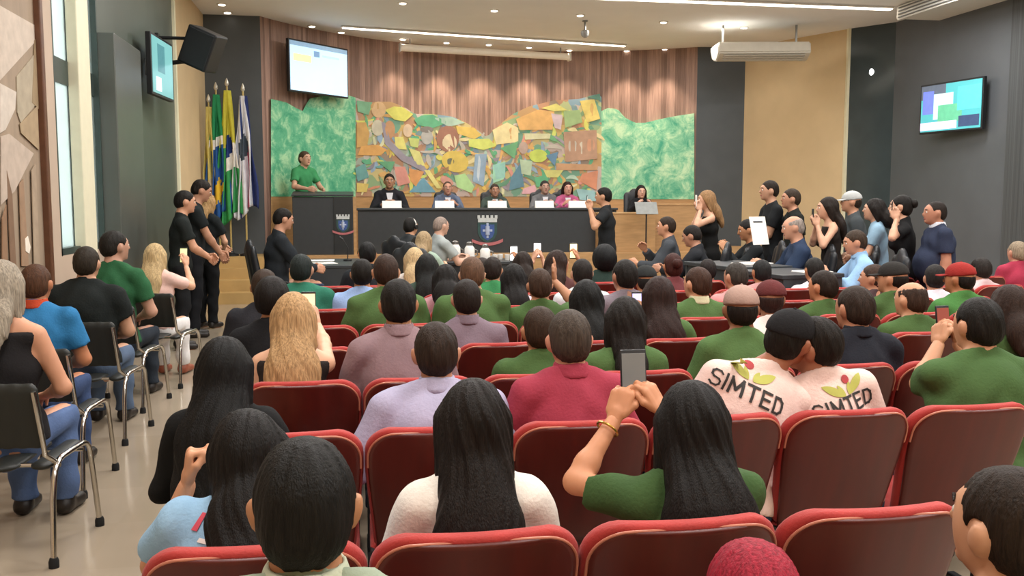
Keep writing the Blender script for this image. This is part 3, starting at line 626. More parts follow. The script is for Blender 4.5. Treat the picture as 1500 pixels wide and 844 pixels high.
pc(*a, [(210, 542), (330, 490), (420, 500), (410, 600), (230, 602)], 'dd9a4a'); pc(*a, [(350, 482), (430, 456), (490, 492), (420, 500)], 'dfcf60'); pc(*a, [(80, 602), (160, 560), (222, 590), (222, 668), (100, 682)], 'e8cf90'); pe(*a, 185, 620, 26, 32, 'd08a4a'); pe(*a, 185, 620, 12, 16, 'e8c880'); pc(*a, [(402, 510), (466, 520), (456, 600), (422, 590)], 'c8a8b8'); pc(*a, [(470, 500), (560, 490), (575, 560), (480, 590)], '8fae6a'); pc(*a, [(560, 442), (640, 432), (672, 540), (600, 562)], 'd9b850'); pe(*a, 620, 490, 18, 40, 'c89040'); pc(*a, [(470, 612), (652, 602), (656, 760), (482, 778)], 'a87258')
pe(*a, 520, 690, 30, 34, 'b8a8a0'); pe(*a, 570, 700, 26, 34, 'c4b0a0'); pe(*a, 620, 685, 22, 40, 'c87a58'); pc(*a, [(122, 702), (222, 662), (202, 760)], '4f9a60'); pe(*a, 332, 744, 50, 36, 'c0d040'); pc(*a, [(372, 742), (442, 722), (422, 800)], '3f6a9a'); pc(*a, [(600, 420), (670, 402), (676, 440)], '3f7a6a'); pc(*a, [(255, 620), (400, 622), (395, 650), (260, 655)], 'd8cfa0'); pe(*a, 250, 700, 26, 34, 'b08a80')
a = (700, 220)
pc(*a, [(570, 132), (660, 112), (652, 220), (560, 172)], 'c86a4a'); pc(*a, [(312, 152), (380, 132), (392, 200), (322, 202)], '3f9f6a'); pc(*a, [(250, 212), (312, 190), (332, 240), (242, 240)], 'e09ab0'); pc(*a, [(540, 212), (640, 222), (652, 282), (560, 272)], '7fb0c0'); pc(*a, [(430, 72), (660, 80), (656, 110), (430, 110)], 'b87a50'); pc(*a, [(360, 110), (470, 110), (440, 150), (380, 150)], 'c8c060'); pc(*a, [(85, 80), (150, 70), (150, 150), (100, 160)], '80c0b8'); pc(*a, [(230, 50), (300, 60), (290, 140), (240, 130)], 'a8c0a0')
rp = random.Random(7); PAL = ['c98a3a', 'd8cf4a', '3f9a6a', '9ab8a8', 'e0b040', 'c8a98a', '8a7a90', 'c8cf50', 'd97a70', '4a8a8a', 'e8cf90', 'a87258', '7f9ac0', '4f9a60', 'dd9a4a', 'b8a8a0', '6a8a5a', 'c86a4a', '5f7f8a', '7a6a80', '3f7a5a', 'd8d0a0']; big = PATCH; PATCH = []
top_ = [(521, 143), (607, 167), (681, 179), (713, 201), (753, 166), (812, 147), (878, 145)]
for k in range(300):
    x = rp.uniform(527, 875); j = max(q for q in range(len(top_)) if top_[q][0] <= x); j = min(j, len(top_) - 2); ty = top_[j][1] + (top_[j + 1][1] - top_[j][1]) * (x - top_[j][0]) / (top_[j + 1][0] - top_[j][0])
    y = rp.uniform(ty + 11, 280); a_ = rp.uniform(0, 3.14); L_, w_ = rp.uniform(4, 12), rp.uniform(2, 5); n_ = rp.choice((4, 5, 6, 8, 12)); c_ = rp.choice(PAL)
    if rp.random() < .62:
        L_ *= 1.3; w_ *= 1.25
        t_ = [(L_ * (2 * q / 8 - 1), -w_ * math.sin(math.pi * q / 8) - 2) for q in range(9)] + [(L_ * (1 - 2 * q / 8), -w_ * .3 * math.sin(math.pi * q / 8)) for q in range(9)]
    else: t_ = [(L_ * math.cos(2 * math.pi * q / n_) * rp.uniform(.75, 1), w_ * math.sin(2 * math.pi * q / n_) * rp.uniform(.75, 1.1)) for q in range(n_)]
    PATCH.append(([(x + u * math.cos(a_) - v * math.sin(a_), y + u * math.sin(a_) + v * math.cos(a_)) for u, v in t_], c_))
PATCH += big
def pale(c): r_, g_, b_ = [int(c[q:q + 2], 16) for q in (0, 2, 4)]; f = lambda v, t: int(v * .70 + t * .30); return '%02x%02x%02x' % (f(r_, 178), f(g_, 196), f(b_, 178))
PATCH = [(p_, pale(c)) for p_, c in PATCH]
m = MB(); slots = []
for k, (poly, c) in enumerate(PATCH):
    if c not in slots: slots.append(c)
    t = bmesh.new(); t.faces.new([t.verts.new((x, y, 0)) for x, y in poly]); x0 = min(x for x, y in poly); x1 = max(x for x, y in poly)
    for q in range(1, int((x1 - x0) / 9) + 1): bmesh.ops.bisect_plane(t, geom=t.verts[:] + t.edges[:] + t.faces[:], plane_co=(x0 + 9 * q, 0, 0), plane_no=(1, 0, 0))
    r = APR - .0575 - .00005 * k; fr_ = {v: m.bm.verts.new(onwall(v.co.x, v.co.y, r)) for v in t.verts}; bk_ = {}
    for f in t.faces: m.bm.faces.new([fr_[v] for v in f.verts]).material_index = slots.index(c)
    for e in t.edges:
        if len(e.link_faces) == 1:
            for v in e.verts:
                if v not in bk_: bk_[v] = m.bm.verts.new(onwall(v.co.x, v.co.y, APR - .050))
            a, b = e.verts; m.bm.faces.new((fr_[a], fr_[b], bk_[b], bk_[a])).material_index = slots.index(c)
    t.free()
o = m.build('painted_scene', mat('paint_' + slots[0], slots[0], .6, var=.12, scale=6), mural); iv(o)
for c in slots[1:]: o.data.materials.append(mat('paint_' + c, c, .6, var=.12, scale=6))

struct(wall_panel([(397, 284), (1017, 291)], 380, APR - .04, .04).build('trim_6', PINE))
mr = mat('ribbed_panel', '4a4d4f', .45, var=.35, scale=3, stretch=(1, 18, .05))
struct(MB().box((9.62, 10.7, 2.4), (.06, 3.5, 4.8)).build('trim_7', mr))
# framed artwork on the left wall
XA = XL + .05
art = empty('framed_artwork', (XL, 5.5, 0), 0, 'huge brown-framed artwork of pale shards over brown trunks on the left wall', 'artwork')
yb0, yb1, zb0, zb1 = 3.6, 7.93, .62, 3.62
MB().box((.03, (yb0 + yb1) / 2 - 5.5, (zb0 + zb1) / 2), (.04, yb1 - yb0, zb1 - zb0)).build('canvas', mat('art_ground', '96836e', .7, var=.14, scale=2.5, stretch=(1, 3, .6)), art)
m = MB(); fw_ = .07
for y in (yb0, yb1): m.box((.05, y - 5.5, (zb0 + zb1) / 2), (.10, fw_, zb1 - zb0 + fw_), .008)
for z in (zb0, zb1): m.box((.05, (yb0 + yb1) / 2 - 5.5, z), (.10, yb1 - yb0, fw_), .008)
m.build('frame', mat('art_frame', '5c3a26', .45, var=.15), art)
def art_px(px, py): 
    p = atx(px, py, XL + .055); return Vector((p.x - XL, max(min(p.y, yb1 - .04), yb0 + .04) - 5.5, max(min(p.z, zb1 - .04), zb0 + .04)))
m = MB(); slots = []
A4 = [([(0, 8), (53, 38), (51, 62), (0, 118)], 'bfb0a0'), ([(0, 122), (24, 135), (22, 160), (8, 190), (0, 195)], 'c4b8aa'), ([(24, 112), (50, 80), (54, 150), (30, 180), (25, 165)], 'a39680'), ([(50, 60), (56, 60), (56, 160), (46, 150)], '8f7a5c'), ([(28, 182), (54, 155), (56, 220), (30, 195)], 'a08a6c'), ([(0, 200), (12, 196), (48, 225), (20, 280), (0, 300)], 'b5a494'), ([(8, 250), (16, 285), (22, 390), (14, 395), (10, 300)], '7a5e48'), ([(26, 270), (32, 262), (40, 390), (30, 390)], '96785e'), ([(44, 250), (50, 240), (56, 395), (48, 395)], 'a08c76'), ([(34, 350), (38, 346), (42, 362), (40, 372), (35, 368)], 'e8dccb'), ([(0, 320), (6, 300), (8, 392), (0, 398)], '8a6a50')]
for poly, c in A4:
    if c not in slots: slots.append(c)
    n0 = len(m.bm.faces); m.prism([art_px(*p) + Vector((.002 * len(m.bm.faces) / 8, 0, 0)) for p in poly], (-.006, 0, 0)); m.bm.faces.ensure_lookup_table()
    for f in m.bm.faces[n0:]: f.material_index = slots.index(c)
o = m.build('painted_shapes', mat('art_' + slots[0], slots[0], .7, var=.1), art)
for c in slots[1:]: o.data.materials.append(mat('art_' + c, c, .7, var=.1))

# screens
def screen_mat(key, base, items):
    return mat(key, base, .2, var=0, emit=1.0)
def tv(label, c, rz, w_, h_, base, items, tilt=0, glow=.9, bracket=True, bez=.03):
    o = empty('wall_television', c, rz, label, 'television'); o.rotation_euler = (tilt, 0, rz)
    MB().box((0, .03, 0), (w_, .06, h_), .006).build('case', BLACK, o)
    s_ = MB().box((0, -.003, 0), (w_ - 2 * bez, .006, h_ - 2 * bez)).build('screen', mat('tvscreen_' + base, base, .2, var=.03, scale=3, emit=glow), o)
    for k, (x0, y0, x1, y1, c_) in enumerate(items):
        MB().box(((x0 + x1 - 1) / 2 * (w_ - 2 * bez), -.0068 - .0004 * k, (.5 - (y0 + y1) / 2) * (h_ - 2 * bez)), ((x1 - x0) * (w_ - 2 * bez), .0008, (y1 - y0) * (h_ - 2 * bez))).build('picture_area', mat('tvpix_' + c_, c_, .2, var=.1, emit=glow), s_)
    if bracket: MB().box((0, .11, 0), (.3, .12, .2), .01).build('bracket', STEEL, o)
    return o
a_, b_ = onwall(423, 97, APR - .30), onwall(510, 106, APR - .30); d_ = b_ - a_
tv('large white-blue presentation screen high on the timber wall above the green relief', (a_ + b_) / 2, math.atan2(d_.y, d_.x), d_.to_2d().length, .92, 'b9d8ee', [(0, 0, 1, .09, '7f9cb4'), (.05, .25, .36, .40, 'cfe0a0'), (.40, .14, .50, .26, '6f8fb0'), (.55, .20, .85, .24, 'a9c4dc')], 0, .85)
p = atx(1392, 156, 9.36); tv('television with a teal picture on the dark grey wall', p, math.radians(-80), 1.28, .80, '4fa8ae', [(0, 0, .42, .30, '57606e'), (.03, .12, .22, .62, '6a7ad0'), (.22, .20, .55, .75, 'b8d8d8'), (.30, .45, .70, .82, '5fae8a'), (.62, .1, 1, .6, '58c4cc'), (0, .80, .62, .97, 'd8c8e8'), (.65, .72, .98, .95, '3a4a6a')], 0, .8)
p = atx(238, 100, XL + .22); tv('television hung edge-on from the dark left wall', p, math.radians(86), .95, .72, '6aa0a0', [(.25, .1, .6, .6, '4a7a80'), (.15, .70, .40, .95, 'e0e8ee')], 0, .7)
# hanging loudspeaker
p = at(297, 72, 12.0); o = empty('loudspeaker', p, 0, 'black box loudspeaker hung on a bracket over the flags', 'loudspeaker')
Rs = Matrix.Rotation(math.radians(-14), 3, 'Z') @ Matrix.Rotation(math.radians(24), 3, 'Y') @ Matrix.Rotation(math.radians(6), 3, 'X')
MB().box((0, 0, 0), (.40, .36, .50), .02, Rs).build('cabinet', BLACK, o)
MB().box(Rs @ Vector((0, -.182, 0)), (.35, .012, .45), .004, Rs).build('grille', mat('speaker_grille', '26282a', .8, var=.3, scale=300), o)
MB().tube([(-.12, .05, .14), (XL - p.x + .0, .05, .14)], .022).tube([(-.12, .05, -.14), (XL - p.x, .05, -.20)], .03).box((XL - p.x + .02, .05, -.03), (.04, .14, .44)).build('bracket', BLACK, o)
# small lamp and camera by the right pillar
p = atx(1280, 106, 9.40); o = empty('emergency_lamp', p, math.radians(-90), 'small bright white lamp on a black arm beside the glossy pillar', 'lamp')
MB().lathe((0, -.04, 0), [(.05, .05), (.075, 0), (.07, -.03), (.03, -.05)], 16, Vector((0, 1, 0))).build('bulb', mat('lamp_white', 'ffffff', .3, var=0, emit=5), o, True)
MB().tube([(0, .0, -.04), (.02, .1, -.14), (.02, .17, -.16)], .02).box((0.02, .10, -.2), (.10, .12, .12), .02).build('arm', BLACK, o)

# flags on staffs
def flag(px, label, bands, top_py, h_y, w0, w1):
    base = aty(px, 330, 16.15); z1 = aty(px, top_py, 16.15).z; o = empty('flag', (base.x, base.y, STZ), 0, label, 'flag', 'flags beside the stage steps'); H = z1 - STZ
    MB().tube([(0, 0, .05), (0, 0, H)], .016, 10).build('staff', mat('staff', 'b9a46a', .35, .3), o, True)
    MB().lathe((0, 0, H), [(.018, 0), (.035, .03), (.028, .07), (.006, .13)], 12).build('finial', mat('finial', 'd8d4c8', .3, .6), o, True)
    MB().lathe((0, 0, 0), [(.12, 0), (.12, .03), (.05, .05), (.025, .10)], 20).build('base', BLACK, o, True)
    nz, nx = 40, 36; vs = []; fs = []; mids = []
    for j in range(nz + 1):
        t = j / nz; wd = w0 + (w1 - w0) * min(1, t * 1.25) ** .8; z = H - .08 - t * (H - h_y)
        for i in range(nx + 1):
            u = i / nx - .5; vs.append((u * wd + .02 * math.sin(7 * t + i * .4), -.035 - .06 * min(1, t * 2) * math.sin(u * 26 + 2.5 * t) - .03 * math.cos(u * 3), z + .12 * t * math.sin(u * 5)))
    for j in range(nz):
        for i in range(nx):
            a = j * (nx + 1) + i; fs.append((a, a + 1, a + nx + 2, a + nx + 1)); mids.append(bands(i / nx, j / nz))
    me = mesh(vs, fs); cols = sorted(set(mids)); c = link('cloth', me, fabric(cols[0]), o)
    for x in cols[1:]: me.materials.append(fabric(x))
    me.polygons.foreach_set('material_index', [cols.index(x) for x in mids]); md = c.modifiers.new('thick', 'SOLIDIFY'); md.thickness = .006
    return o
flag(311, 'pale yellow flag hanging beside the cream wall', lambda u, v: 'c9b96a' if v < .7 else 'b9a88a', 150, .85, .06, .20)
def star(u, v, cu, cv, r): d = math.hypot(u - cu, (v - cv) * 2.2); return d < r * (.7 + .3 * math.cos(5 * math.atan2(v - cv, u - cu)))
flag(322, 'flag with green top, white band and blue field with a yellow star', lambda u, v: 'e0b83a' if star(u, v, .5, .78, .26) else ('2f8a5a' if v < .34 else ('e6e4e0' if v < .42 else '2f5a9a')), 132, .72, .08, .40)
flag(338, 'green and yellow flag with a dark blue disc', lambda u, v: '2a3f78' if math.hypot(u - .5, (v - .42) * 2.6) < .22 else ('c9c24a' if v < .42 else ('ece8e0' if v < .62 and u > .3 else '3f9a5a')), 126, .70, .09, .40)
flag(361, 'white and navy striped flag with a dark emblem and red edge', lambda u, v: '4a5560' if math.hypot(u - .45, (v - .42) * 2.2) < .25 else ('2f3a6a' if u > .80 else ('b0526a' if .62 < u < .70 and v > .4 else ('3a4a7a' if .30 < u < .36 else 'd9dbe2'))), 134, .80, .10, .40)

# ------------------------------------------------------------------ stage furniture
GRAPH = mat('graphite_laminate', '34383b', .4, var=.06)
def emblem(parent, c, s, ry=0, lbl='municipal crest'):
    """coat of arms in flat relief, facing its own -y"""
    e = empty('crest', c); e.parent = parent; e.rotation_euler = (0, 0, ry); e.scale = (s, s, s)
    sh_ = [(-.20, .16), (.20, .16), (.20, -.06), (.14, -.18), (0, -.27), (-.14, -.18), (-.20, -.06)]
    MB().prism([(x * 1.12, 0, z * 1.1) for x, z in sh_], (0, -.012, 0)).build('shield', mat('crest_green', '2c4a48', .5), e)
    MB().prism([(x * .80, -.012, z * .86) for x, z in sh_], (0, -.008, 0)).build('shield_field', mat('crest_blue', '3a5590', .5), e)
    m = MB().box((0, -.024, .0), (.05, .008, .34)).box((0, -.024, .0), (.22, .008, .05)); m.tube([(0, -.02, -.10), (0, -.02, .10)], .05, 10); m.build('tower', mat('crest_pale', 'a8b4cc', .5), e)
    m = MB().box((0, -.01, .24), (.44, .02, .10)); 
    for k in range(5): m.box((-.20 + .10 * k, -.01, .31), (.06, .024, .08))
    m.build('crown', mat('crest_crown', 'bfc4c4', .5), e)
    m = MB()
    for k in range(12):
        t0, t1 = -1 + k / 6, -1 + (k + 1) / 6
        m.prism([(.36 * t0, -.005, -.28 + .09 * t0 * t0), (.36 * t1, -.005, -.28 + .09 * t1 * t1), (.36 * t1, -.005, -.35 + .09 * t1 * t1), (.36 * t0, -.005, -.35 + .09 * t0 * t0)], (0, -.014, 0))
    m.build('ribbon', mat('crest_ribbon', 'b0686c', .5), e); return e
tl, tr_ = aty(524, 306, 16.35), aty(903, 308, 16.35); TW = tr_.x - tl.x; TZ = STZ + .80
t = empty('panel_table', ((tl.x + tr_.x) / 2, 16.35, STZ), 0, 'long dark panel table with a crest on its front, on the stage', 'table')
MB().box((0, .35, .78), (TW + .04, .78, .04), .008).build('tabletop', GRAPH, t)
MB().box((0, .02, .38), (TW, .03, .76), .004).build('front_panel', GRAPH, t)
for q in (-1, 1): MB().box((q * (TW / 2 - .02), .35, .38), (.04, .70, .76)).build('side_panel', GRAPH, t)
cx = aty(714, 340, 16.35).x - (tl.x + tr_.x) / 2; emblem(t, (cx, .003, .40), .78)
l0, l1 = aty(428, 300, 16.2), aty(517, 300, 16.2); LWd = l1.x - l0.x
t = empty('lectern', ((l0.x + l1.x) / 2, 16.2, STZ), 0, 'tall dark lectern with a small crest, where the green-shirted speaker stands', 'lectern')
MB().box((0, .22, .50), (LWd, .44, 1.0), .01).build('body', GRAPH, t)
MB().box((LWd * .33, -.012, .50), (LWd * .30, .03, 1.0), .004).build('front_panel', mat('lectern_dark', '26292b', .4, var=.05), t)
MB().box((0, .2, 1.05), (LWd + .02, .50, .03), .006, Matrix.Rotation(.12, 3, 'X')).build('top', GRAPH, t)
MB().box((LWd / 2 + .03, .2, .50), (.05, .4, 1.0)).build('wood_edge', PINE, t)
emblem(t, (LWd * .33, -.028, .52), .50)
t = empty('side_desk', (aty(925, 330, 16.0).x, 16.1, STZ), 0, 'light wooden desk on the stage before the woman in black', 'desk')
MB().box((-.05, .0, .34), (1.05, .04, .68)).build('front_panel', PINE, t); MB().box((-.05, .3, .70), (1.12, .66, .04), .006).build('desktop', PINE, t)
for q in (-1, 1): MB().box((-.05 + q * .5, .3, .34), (.04, .6, .68)).build('side_panel', PINE, t)
p0 = aty(975, 330, 16.5)
t = empty('wood_screen', (p0.x + .1, 16.5, STZ), math.radians(-6), 'plain light wooden screen panel beside the dark pillar', 'panel'); MB().box((0, 0, .42), (1.0, .05, .84), .004).build('panel', PINE, t); MB().box((0, 0, .86), (1.04, .08, .04), .004).build('cap_rail', PINE, t)
# name plates
for i, (px, py) in enumerate(((574, 298), (651, 300), (728, 301), (797, 303), (846, 303))):
    p = aty(px, 305, 16.5); t = empty('name_plate', (p.x, 16.48, TZ), 0, 'white name plate on the panel table, %s from the lectern' % ords[i], 'sign', 'name plates on the panel table')
    m = MB(); m.prism([(-.17, -.05, 0), (-.17, .05, 0), (-.17, 0, .13)], (.34, 0, 0)); m.build('card', PAPER, t)
    m = MB().box((0, -.062, .004), (.36, .02, .008)); m.build('foot', WHITEP, t)
# standing sheet-music stand
p = aty(947, 300, 15.6); t = empty('music_stand', (p.x, 15.6, 0), 0, 'thin black stand holding a sheet before the wooden desk', 'stand')
MB().tube([(0, 0, .02), (0, 0, 1.42)], .014, 8).build('pole', BLACK, t)
for k in range(3): MB().tube([(0, 0, .22), (.26 * math.cos(2.1 * k), .26 * math.sin(2.1 * k), .012)], .011, 8).build('leg', BLACK, t)
MB().box((0, 0, 1.50), (.40, .012, .24), .003, Matrix.Rotation(-.5, 3, 'X')).build('desk_plate', mat('stand_grey', '8f9290', .4), t)

# office chairs
def office_chair():
    o = empty('office_chair', (0, 0, 0)); lea = mat('black_leather', '25272a', .38, var=.1, bump=.1)
    def shape(pr, nm, m_): P_, F_ = field_mesh(pr, .018, .03); return link(nm, np_mesh(P_, F_), m_, o)
    shape([cap((-.19, -.14, .44), (-.19, .20, .44), .07, .07, V(0, 0, 1.), .7), cap((.19, -.14, .44), (.19, .20, .44), .07, .07, V(0, 0, 1.), .7), cap((0, -.14, .44), (0, .20, .44), .09, .09, V(0, 0, 1.), .6), ], 'seat', lea)
    shape([cap((-.15, -.22, .58), (-.14, -.30, 1.02), .09, .08, V(0, 1., 0), .5), cap((.15, -.22, .58), (.14, -.30, 1.02), .09, .08, V(0, 1., 0), .5), cap((0, -.22, .56), (0, -.31, 1.06), .13, .11, V(0, 1., 0), .4)], 'backrest', lea)
    for q in (-1, 1): MB().tube([(q * .27, -.18, .46), (q * .30, -.16, .62), (q * .30, .05, .66), (q * .28, .16, .60), (q * .24, .16, .42)], .02, 10).build('armrest', BLACK, o, True)
    MB().tube([(0, .02, .08), (0, .02, .42)], .03, 12).build('column', CHROME, o, True)
    m = MB()
    for k in range(5): m.tube([(0, .02, .10), (.28 * math.cos(k * 1.2566), .02 + .28 * math.sin(k * 1.2566), .065)], [.028, .018], 8)
    b = m.build('star_base', BLACK, o)
    for k in range(5): MB().tube([(.28 * math.cos(k * 1.2566) - .02, .02 + .28 * math.sin(k * 1.2566), .03), (.28 * math.cos(k * 1.2566) + .02, .02 + .28 * math.sin(k * 1.2566), .03)], .03, 10).build('caster', BLACK, b)
    return o
_oc = []
def put_office_chair(x, y, z, rz, label):
    if not _oc: _oc.append(office_chair()); o = _oc[0]
    else: o = copy_tree(_oc[0])
    o.location = (x, y, z); o.rotation_euler = (0, 0, rz); tag(o, label, 'chair', 'black office chairs'); return o

# working desks on the hall floor
def desk(x, y, rz, w_, label, dp=.7, hgt=.75, m_=None):
    m_ = m_ or GRAPH; o = empty('work_desk', (x, y, 0), rz, label, 'desk')
    MB().box((0, 0, hgt - .02), (w_, dp, .04), .006).build('desktop', m_, o); MB().box((0, -dp / 2 + .04, (hgt - .04) / 2 + .05), (w_ - .06, .025, hgt - .14)).build('front_panel', m_, o)
    for q in (-1, 1): MB().box((q * (w_ / 2 - .03), 0, (hgt - .04) / 2), (.04, dp - .04, hgt - .04)).build('side_panel', m_, o)
    return o
def sheet(p, z, rz, label, w_=.21, h_=.30, n=3, grp='papers on the desks', cat='paper'):
    o = empty('paper_stack', (p[0], p[1], z), rz, label, cat, grp); m = MB()
    for k in range(n): m.box((.004 * (k % 3 - 1), .003 * (k % 2), .0015 + .003 * k), (w_, h_, .0028))
    m.build('sheets', PAPER, o); MB().box((0, h_ * .3, .003 * n + .0008), (w_ * .6, .02, .0008)).build('heading', mat('ink', '55585c', .8, var=0), o); return o
# red auditorium seats
def make_seat():
    o = empty('auditorium_seat', (0, 0, 0)); red = mat('red_upholstery', 'a02a24', .75, var=.08, bump=.2, bscale=160, sheen=.1); shell = mat('maroon_shell', '50150f', .36, var=.18, scale=4, stretch=(5, 1, .6), spec=.5)
    zb, zt, rec = .36, .865, math.tan(math.radians(19)); W2, r = .238, .095
    def hw_(z):
        w_ = W2 * (.86 + .14 * min(1, (z - zb) / .34))
        if z > zt - r: w_ -= r - math.sqrt(max(r * r - (z - zt + r) ** 2, 0))
        if z < zb + .04: w_ -= .04 - math.sqrt(max(.0016 - (zb + .04 - z) ** 2, 0))
        return w_
    def slab(nm, m_, y0, y1, ins, top, puff, par, bev):
        zs = sorted(set([zb + ins + (top - zb - ins) * t for t in np.linspace(0, .8, 9)] + [top - (r) * (1 - math.sin(t)) for t in np.linspace(0, math.pi / 2, 9)])); nx = 16; bm = bmesh.new(); sheets = []
        for side in (0, 1):
            g = []
            for z in zs:
                row = []
                for i in range(nx + 1):
                    u = math.sin((i / nx - .5) * math.pi); zz = min(z, top); ww = max(hw_(min(zz + (zt - top), zt)) - ins, .02); x_ = u * ww
                    e = min(1, (1 - abs(u)) * ww / bev, (top - zz) / bev + .0, (zz - zb - ins) / bev); e = math.sqrt(max(0, 1 - (1 - max(e, 0)) ** 2))
                    bend = .20 * x_ * x_ / W2; yb = -(z - .44) * rec + bend
                    mid = (y0 + y1) / 2; hf = (y1 - y0) / 2
                    y_ = mid + (hf * (.35 + .65 * e) + puff * e) * (1 if side else -1); row.append(bm.verts.new((x_, yb + y_, z)))
                g.append(row)
            sheets.append(g)
            for a, b in zip(g, g[1:]):
                for i in range(nx): bm.faces.new((a[i], a[i + 1], b[i + 1], b[i]) if not side else (a[i], b[i], b[i + 1], a[i + 1]))
        A, B = sheets; loop = lambda g: [q for q in g[0]] + [q[-1] for q in g[1:]] + g[-1][-2::-1] + [q[0] for q in g[-2:0:-1]]
        la, lb = loop(A), loop(B)
        for i in range(len(la)): j = (i + 1) % len(la); bm.faces.new((la[j], la[i], lb[i], lb[j]))
        bmesh.ops.recalc_face_normals(bm, faces=bm.faces[:]); me = bpy.data.meshes.new(nm); bm.to_mesh(me); bm.free(); return link(nm, me, m_, par)
    back = slab('backrest', red, -.022, .026, 0, zt, .005, o, .026)
    slab('back_shell', shell, -.034, -.020, .010, zt - .014, .004, back, .010)
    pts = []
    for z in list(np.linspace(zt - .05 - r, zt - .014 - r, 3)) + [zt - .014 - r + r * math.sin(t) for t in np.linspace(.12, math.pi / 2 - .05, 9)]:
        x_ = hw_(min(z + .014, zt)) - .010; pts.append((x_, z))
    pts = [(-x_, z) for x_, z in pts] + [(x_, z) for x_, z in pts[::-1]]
    MB().tube([(x_, -(z - .44) * rec + .20 * x_ * x_ / W2 - .033, z) for x_, z in pts], .0038, 8).build('edge_highlight', mat('seat_edge_highlight', 'b5705a', .35, var=0), back, True)  # highlight along the shell's top edge, put in as a pale coloured tube
    P_, F_ = field_mesh([cap((-.15, .10, .37), (-.15, .40, .385), .075, .07, V(0, 0, 1.), .55), cap((.15, .10, .37), (.15, .40, .385), .075, .07, V(0, 0, 1.), .55), cap((0, .10, .37), (0, .41, .385), .09, .085, V(0, 0, 1.), .5)], .014, .05); link('seat', np_mesh(P_, F_), red, o)
    MB().box((0, .24, .325), (.36, .34, .02), .004).build('seat_pan', shell, o)
    for q in (-1, 1): MB().box((q * .205, .10, .02), (.04, .36, .04), .008).box((q * .205, .08, .20), (.035, .10, .36), .008).build('leg', BLACK, o)
    return o
_st = []
def put_seat(x, y, label, sx=1):
    if not _st: _st.append(make_seat()); o = _st[0]
    else: o = copy_tree(_st[0])
    o.location = (x, y, 0); o.scale = (sx, 1, 1); tag(o, label, 'seat', 'red auditorium seats in rows'); return o
# black chairs with chrome frames by the left wall
def make_chair():
    o = empty('stacking_chair', (0, 0, 0)); blk = mat('black_polymer', '232522', .5, var=.08)
    P_, F_ = field_mesh([cap((-.17, -.14, .43), (-.17, .18, .445), .05, .045, V(0, 0, 1.), .4), cap((.17, -.14, .43), (.17, .18, .445), .05, .045, V(0, 0, 1.), .4), cap((0, -.14, .427), (0, .19, .44), .07, .07, V(0, 0, 1.), .3)], .012, .05); link('seat', np_mesh(P_, F_), blk, o)
    P_, F_ = field_mesh([cap((x, -.225 + .12 * x * x, .56), (x, -.28 + .12 * x * x, .80), .034, .034, V(0, 1., 0), .5) for x in np.linspace(-.19, .19, 7)], .011, .03); link('backrest', np_mesh(P_, F_), blk, o)
    for q in (-1, 1):
        pts = [(q * .255, -.27, .015), (q * .245, -.225, .30)] + [(q * .242, -.20 + .09 * (1 - math.cos(t)) * 0 + .10 * (1 - math.cos(t)), .36 + .10 * math.sin(t)) for t in np.linspace(.2, 1.57, 5)] + [(q * .242, .0, .46), (q * .242, .12, .46)] + [(q * .243, .12 + .10 * math.sin(t), .36 + .10 * math.cos(t)) for t in np.linspace(.3, 1.5, 5)] + [(q * .248, .245, .20), (q * .255, .265, .015)]
        f = MB().tube(pts, .0135, 10).build('side_frame', CHROME, o, True)
        for y in (-.27, .265): MB().lathe((q * .255, y, 0), [(.022, 0), (.022, .03), (.017, .045)], 12).build('rubber_foot', RUBBER, f, True)
        MB().tube([(q * .235, -.16, .45), (q * .225, -.235, .50), (q * .215, -.30, .80)], .012, 10).build('back_post', CHROME, o, True)
    for y in (-.12, .14): MB().tube([(-.24, y, .425), (.24, y, .425)], .011, 8).build('cross_bar', CHROME, o, True)
    return o
_ch = []
def put_chair(x, y, rz, label):
    if not _ch: _ch.append(make_chair()); o = _ch[0]
    else: o = copy_tree(_ch[0])
    o.location = (x, y, 0); o.rotation_euler = (0, 0, rz); tag(o, label, 'chair', 'black chairs along the left wall'); return o

# ------------------------------------------------------------------ seat rows
ROWY = {0: 1.20, 1: 2.08, 2: 3.09, 3: 3.97, 4: 4.88, 5: 5.74, 6: 6.62, 7: 7.52, 8: 8.42}
ROWNAME = ['', 'first', 'second', 'third', 'fourth', 'fifth', 'sixth', 'seventh', 'eighth']
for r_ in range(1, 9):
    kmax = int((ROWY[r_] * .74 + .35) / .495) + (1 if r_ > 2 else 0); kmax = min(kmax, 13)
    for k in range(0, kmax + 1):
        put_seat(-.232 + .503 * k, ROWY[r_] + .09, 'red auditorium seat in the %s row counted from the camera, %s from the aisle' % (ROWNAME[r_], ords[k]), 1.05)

# ------------------------------------------------------------------ audience
def vox(D): return .0085 if D < 2.6 else .0105 if D < 3.8 else .013 if D < 5 else .016 if D < 7.5 else .019
G1 = 'people seated in the auditorium rows'
def aud(px, py, row, label, **kw):
    yh = ROWY[row] + .30 + kw.pop('dy', 0); p = aty(px, py, yh); lean = kw.get('lean', 2); sd = math.radians(kw.get('side', 0)); ho = kw.get('hoff', (0, 0))
    x = p.x - .55 * math.sin(sd) - ho[0] * .5; y = yh - .55 * math.sin(math.radians(lean)) - .038 - ho[1] * .5
    kw['lean'] = lean; kw.setdefault('h', vox(p.y)); kw.setdefault('group', G1); rot = math.radians(kw.pop('rot', 0)); post = kw.pop('pre', None)
    if post: kw.update(post(x, y, rot))
    return person(label, x, y, rot, p.z, 'sit', 0, **kw)
GR, GR2, GR3 = '435c33', '4d683c', '3b5232'
BK, BR, DB, GY = '15120f', '3a271a', '241a14', '6e6a64'
SK1, SK2, SK3, SK4 = 'c49272', 'ad7a58', 'd3a486', '8d5f45'
UPL = dict(hand_kind=('grip', 'grip'))
